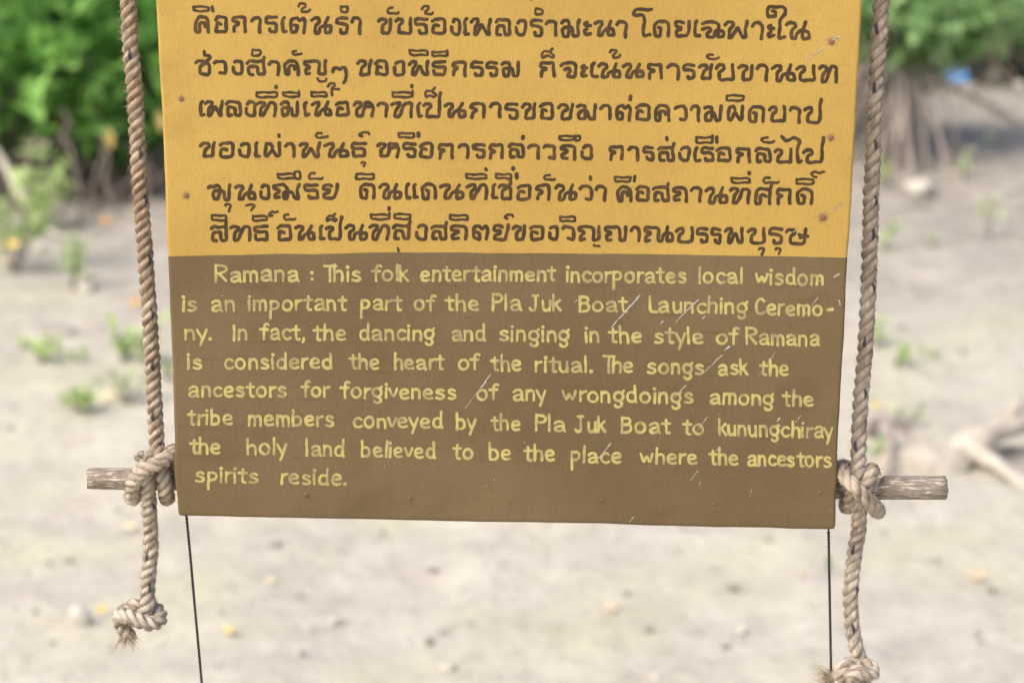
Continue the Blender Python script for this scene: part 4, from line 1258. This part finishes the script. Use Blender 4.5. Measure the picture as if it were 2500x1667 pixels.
def dead_leaf(px, py, wpx, label, mat, seed):
    r = np.random.default_rng(seed)
    g0 = mud_point(px, py)
    d = math.hypot(g0[1], CAM_H)
    L = wpx / FPX * d
    a = r.uniform(-.6, .6)
    W = L * .34
    V, F = [], []
    n = 9
    for i in range(n):
        t_ = i / (n - 1)
        hw = W * math.sin(math.pi * (0.06 + .88 * t_)) ** .8
        for j, s_ in enumerate((-1, -.5, 0, .5, 1)):
            x, y = (t_ - .5) * L, s_ * hw
            z = .012 + L * (.10 * abs(s_) + .30 * (t_ - .5) ** 2) + L * .16
            yy = y * .75
            V.append((g0[0] + x * math.cos(a) - yy * math.sin(a), g0[1] + x * math.sin(a) + yy * math.cos(a), g0[2] + z + y * .55))
    for i in range(n - 1):
        for j in range(4):
            F.append((i * 5 + j, i * 5 + j + 1, (i + 1) * 5 + j + 1, (i + 1) * 5 + j))
    o = mesh_obj('dead_leaf', V, F, mat, origin=g0)
    md = o.modifiers.new('thickness', 'SOLIDIFY')
    md.thickness = .002
    tag(o, label, 'leaf', 'fallen leaves')


for i, (px, py, w_, lb, mt) in enumerate([
    (257, 552, 34, 'round orange fallen leaf between the left bush and the left rope', M_LORA),
    (24, 615, 56, 'long yellow fallen leaf at the far left edge', M_LYEL),
    (15, 648, 30, 'dull yellow leaf just below the long yellow leaf at far left', M_LPAL),
    (333, 752, 36, 'orange leaf touching the left rope halfway down the sign', M_LORA),
    (265, 980, 36, 'pale orange leaf beside the low plants left of the rope', M_LPAL),
    (249, 1502, 32, 'yellow leaf just left of the knot of the left rope', M_LYEL),
    (560, 1553, 30, 'bright yellow leaf on the mud right of the left black cord', M_LYEL),
    (318, 1298, 30, 'pale yellow leaf left of the left rope tail', M_LPAL),
    (660, 1430, 24, 'small pale orange leaf on the mud below the left part of the sign', M_LPAL),
    (1490, 1497, 34, 'pale orange leaf on the mud below the middle of the sign', M_LTAN),
    (2137, 1002, 28, 'yellow leaf lying on the root mound beside the right rope', M_LYEL),
    (2418, 343, 30, 'tan leaf on the grey mud right of the stilt roots', M_LPAL),
    (2368, 378, 30, 'pale orange leaf in front of the stilt roots', M_LPAL),
    (2385, 1422, 44, 'tan leaf on the mud far right below the pole end', M_LTAN),
    (1958, 1415, 20, 'small faded orange leaf left of the right black cord', M_LTAN)]):
    dead_leaf(px, py, w_, lb, mt, 300 + i)

# blue plastic bag
r = np.random.default_rng(77)
g0 = mud_point(2342, 218)
root = thing('plastic_bag', g0, 'crumpled blue plastic bag lying under the right bush', 'litter')
V, F = blob((g0[0], g0[1], g0[2] + .085), .10, .08, .085, r, 18, 12, .3)
mesh_obj('bag_body', V, F, M_BLUE, root)
V, F = blob((g0[0] + .07, g0[1] - .05, g0[2] + .03), .07, .05, .035, r, 14, 8, .35)
mesh_obj('bag_handle', V, F, M_WHITEP, root)


def branch(name, paths, mat, label, cat='branch', sides=10):
    root = thing(name, paths[0][0][0], label, cat)
    for i, (pts, r0, r1) in enumerate(paths):
        P = catmull(np.array(pts), .04)
        k_ = np.random.default_rng(i + 5)
        rad_ = np.linspace(r0, r1, len(P)) * (1 + .12 * np.sin(np.arange(len(P)) * .9))
        V, F = tube(P, rad_, sides)
        mesh_obj('trunk' if i == 0 else 'fork', V, F, mat, root)


def gp(px, py, z): return on_ground(px, py, z + mud_point(px, py)[2])


branch('fallen_branch', [
    ([gp(2320, 1112, .03), gp(2372, 1082, .10), gp(2430, 1052, .14), gp(2480, 1030, .15), gp(2560, 1000, .12), gp(2640, 985, .05)], .062, .040),
    ([gp(2360, 1092, .09), gp(2425, 1128, .06), gp(2500, 1185, .03), gp(2570, 1230, .01)], .036, .022),
    ([gp(2430, 1052, .14), gp(2470, 1010, .20), gp(2500, 965, .24)], .024, .012)], M_DRIFT,
    'bleached forked branch on the mud at the right edge, behind the knotted pole end')
branch('dead_twig', [
    ([gp(2118, 1060, .0), gp(2150, 1020, .14), gp(2175, 1075, .11), gp(2165, 1160, .02)], .026, .016),
    ([gp(2165, 1025, .14), gp(2215, 1045, .1), gp(2235, 1110, .02)], .018, .010)], M_ROOT,
    'dark crooked root loop beside the right rope above the pole', 'root')
branch('fallen_branch', [
    ([gp(-30, 330, .45), gp(10, 400, .35), gp(45, 470, .2), gp(120, 560, .05), gp(180, 590, .02)], .028, .016),
    ([gp(45, 470, .2), gp(150, 505, .15), gp(230, 500, .1)], .016, .008)], M_DRIFT,
    'grey bare branch leaning down at the far left edge')
branch('fallen_branch', [
    ([gp(2300, 190, .05), gp(2400, 240, .06), gp(2450, 270, .05), gp(2490, 300, .02)], .03, .02)], M_ROOT,
    'brown root running down the bank below the blue bag')
branch('fallen_branch', [
    ([gp(60, 352, .42), gp(130, 348, .42), gp(250, 345, .40), gp(330, 360, .38)], .022, .014)], M_BARK,
    'dark horizontal branch along the lower edge of the left bushes')

# low mounds of mud
for px, py, w_, h_, lb in [(2262, 1092, 235, 78, 'pale mud mound between the right rope and the forked branch'),
                           (2240, 300, 120, 60, 'grey mud hump behind the stilt roots'),
                           (110, 800, 170, 22, 'low dark mud ridge on the left flat')]:
    r = np.random.default_rng(int(px))
    q = mud_point(px, py + h_ * .5)
    d = math.hypot(q[1], CAM_H)
    V, F = blob((q[0], q[1], zg(q[0], q[1])), w_ / FPX * d / 2, w_ / FPX * d / 2.6, h_ / FPX * d * .7, r, 26, 14, .12)
    o = mesh_obj('mud_mound', V, F, M_MOUND, origin=(q[0], q[1], 0))
    tag(o, lb, 'mound', 'mud mounds')

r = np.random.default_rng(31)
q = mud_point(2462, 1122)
V, F = blob((q[0], q[1], zg(q[0], q[1]) - .01), .20, .16, .05, r, 20, 9, .2)  # dark blob added as the shade of the hollow below the branch
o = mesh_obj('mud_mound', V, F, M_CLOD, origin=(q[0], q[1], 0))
tag(o, 'dark blob standing in for the shaded hollow under the forked branch at right', 'mound', 'mud mounds')

# crumbs and clods scattered over the mud
acc = Acc()
r = np.random.default_rng(90)
for i in range(800):
    x, y = r.uniform(-5, 5), r.uniform(4.8, 16)
    s_ = r.uniform(.005, .017) * (1 + (r.uniform() > .95) * .6)
    V, F = blob((x, y, zg(x, y) + s_ * .3), s_ * r.uniform(1, 1.8), s_ * 1.1, s_ * .7, r, 6, 4, .3)
    acc.add(V, F)
o = acc.build('mud_clods', M_CLOD, None)
tag(o, 'small dark clods and crumbs scattered all over the mud flat', 'clods', kind='stuff')
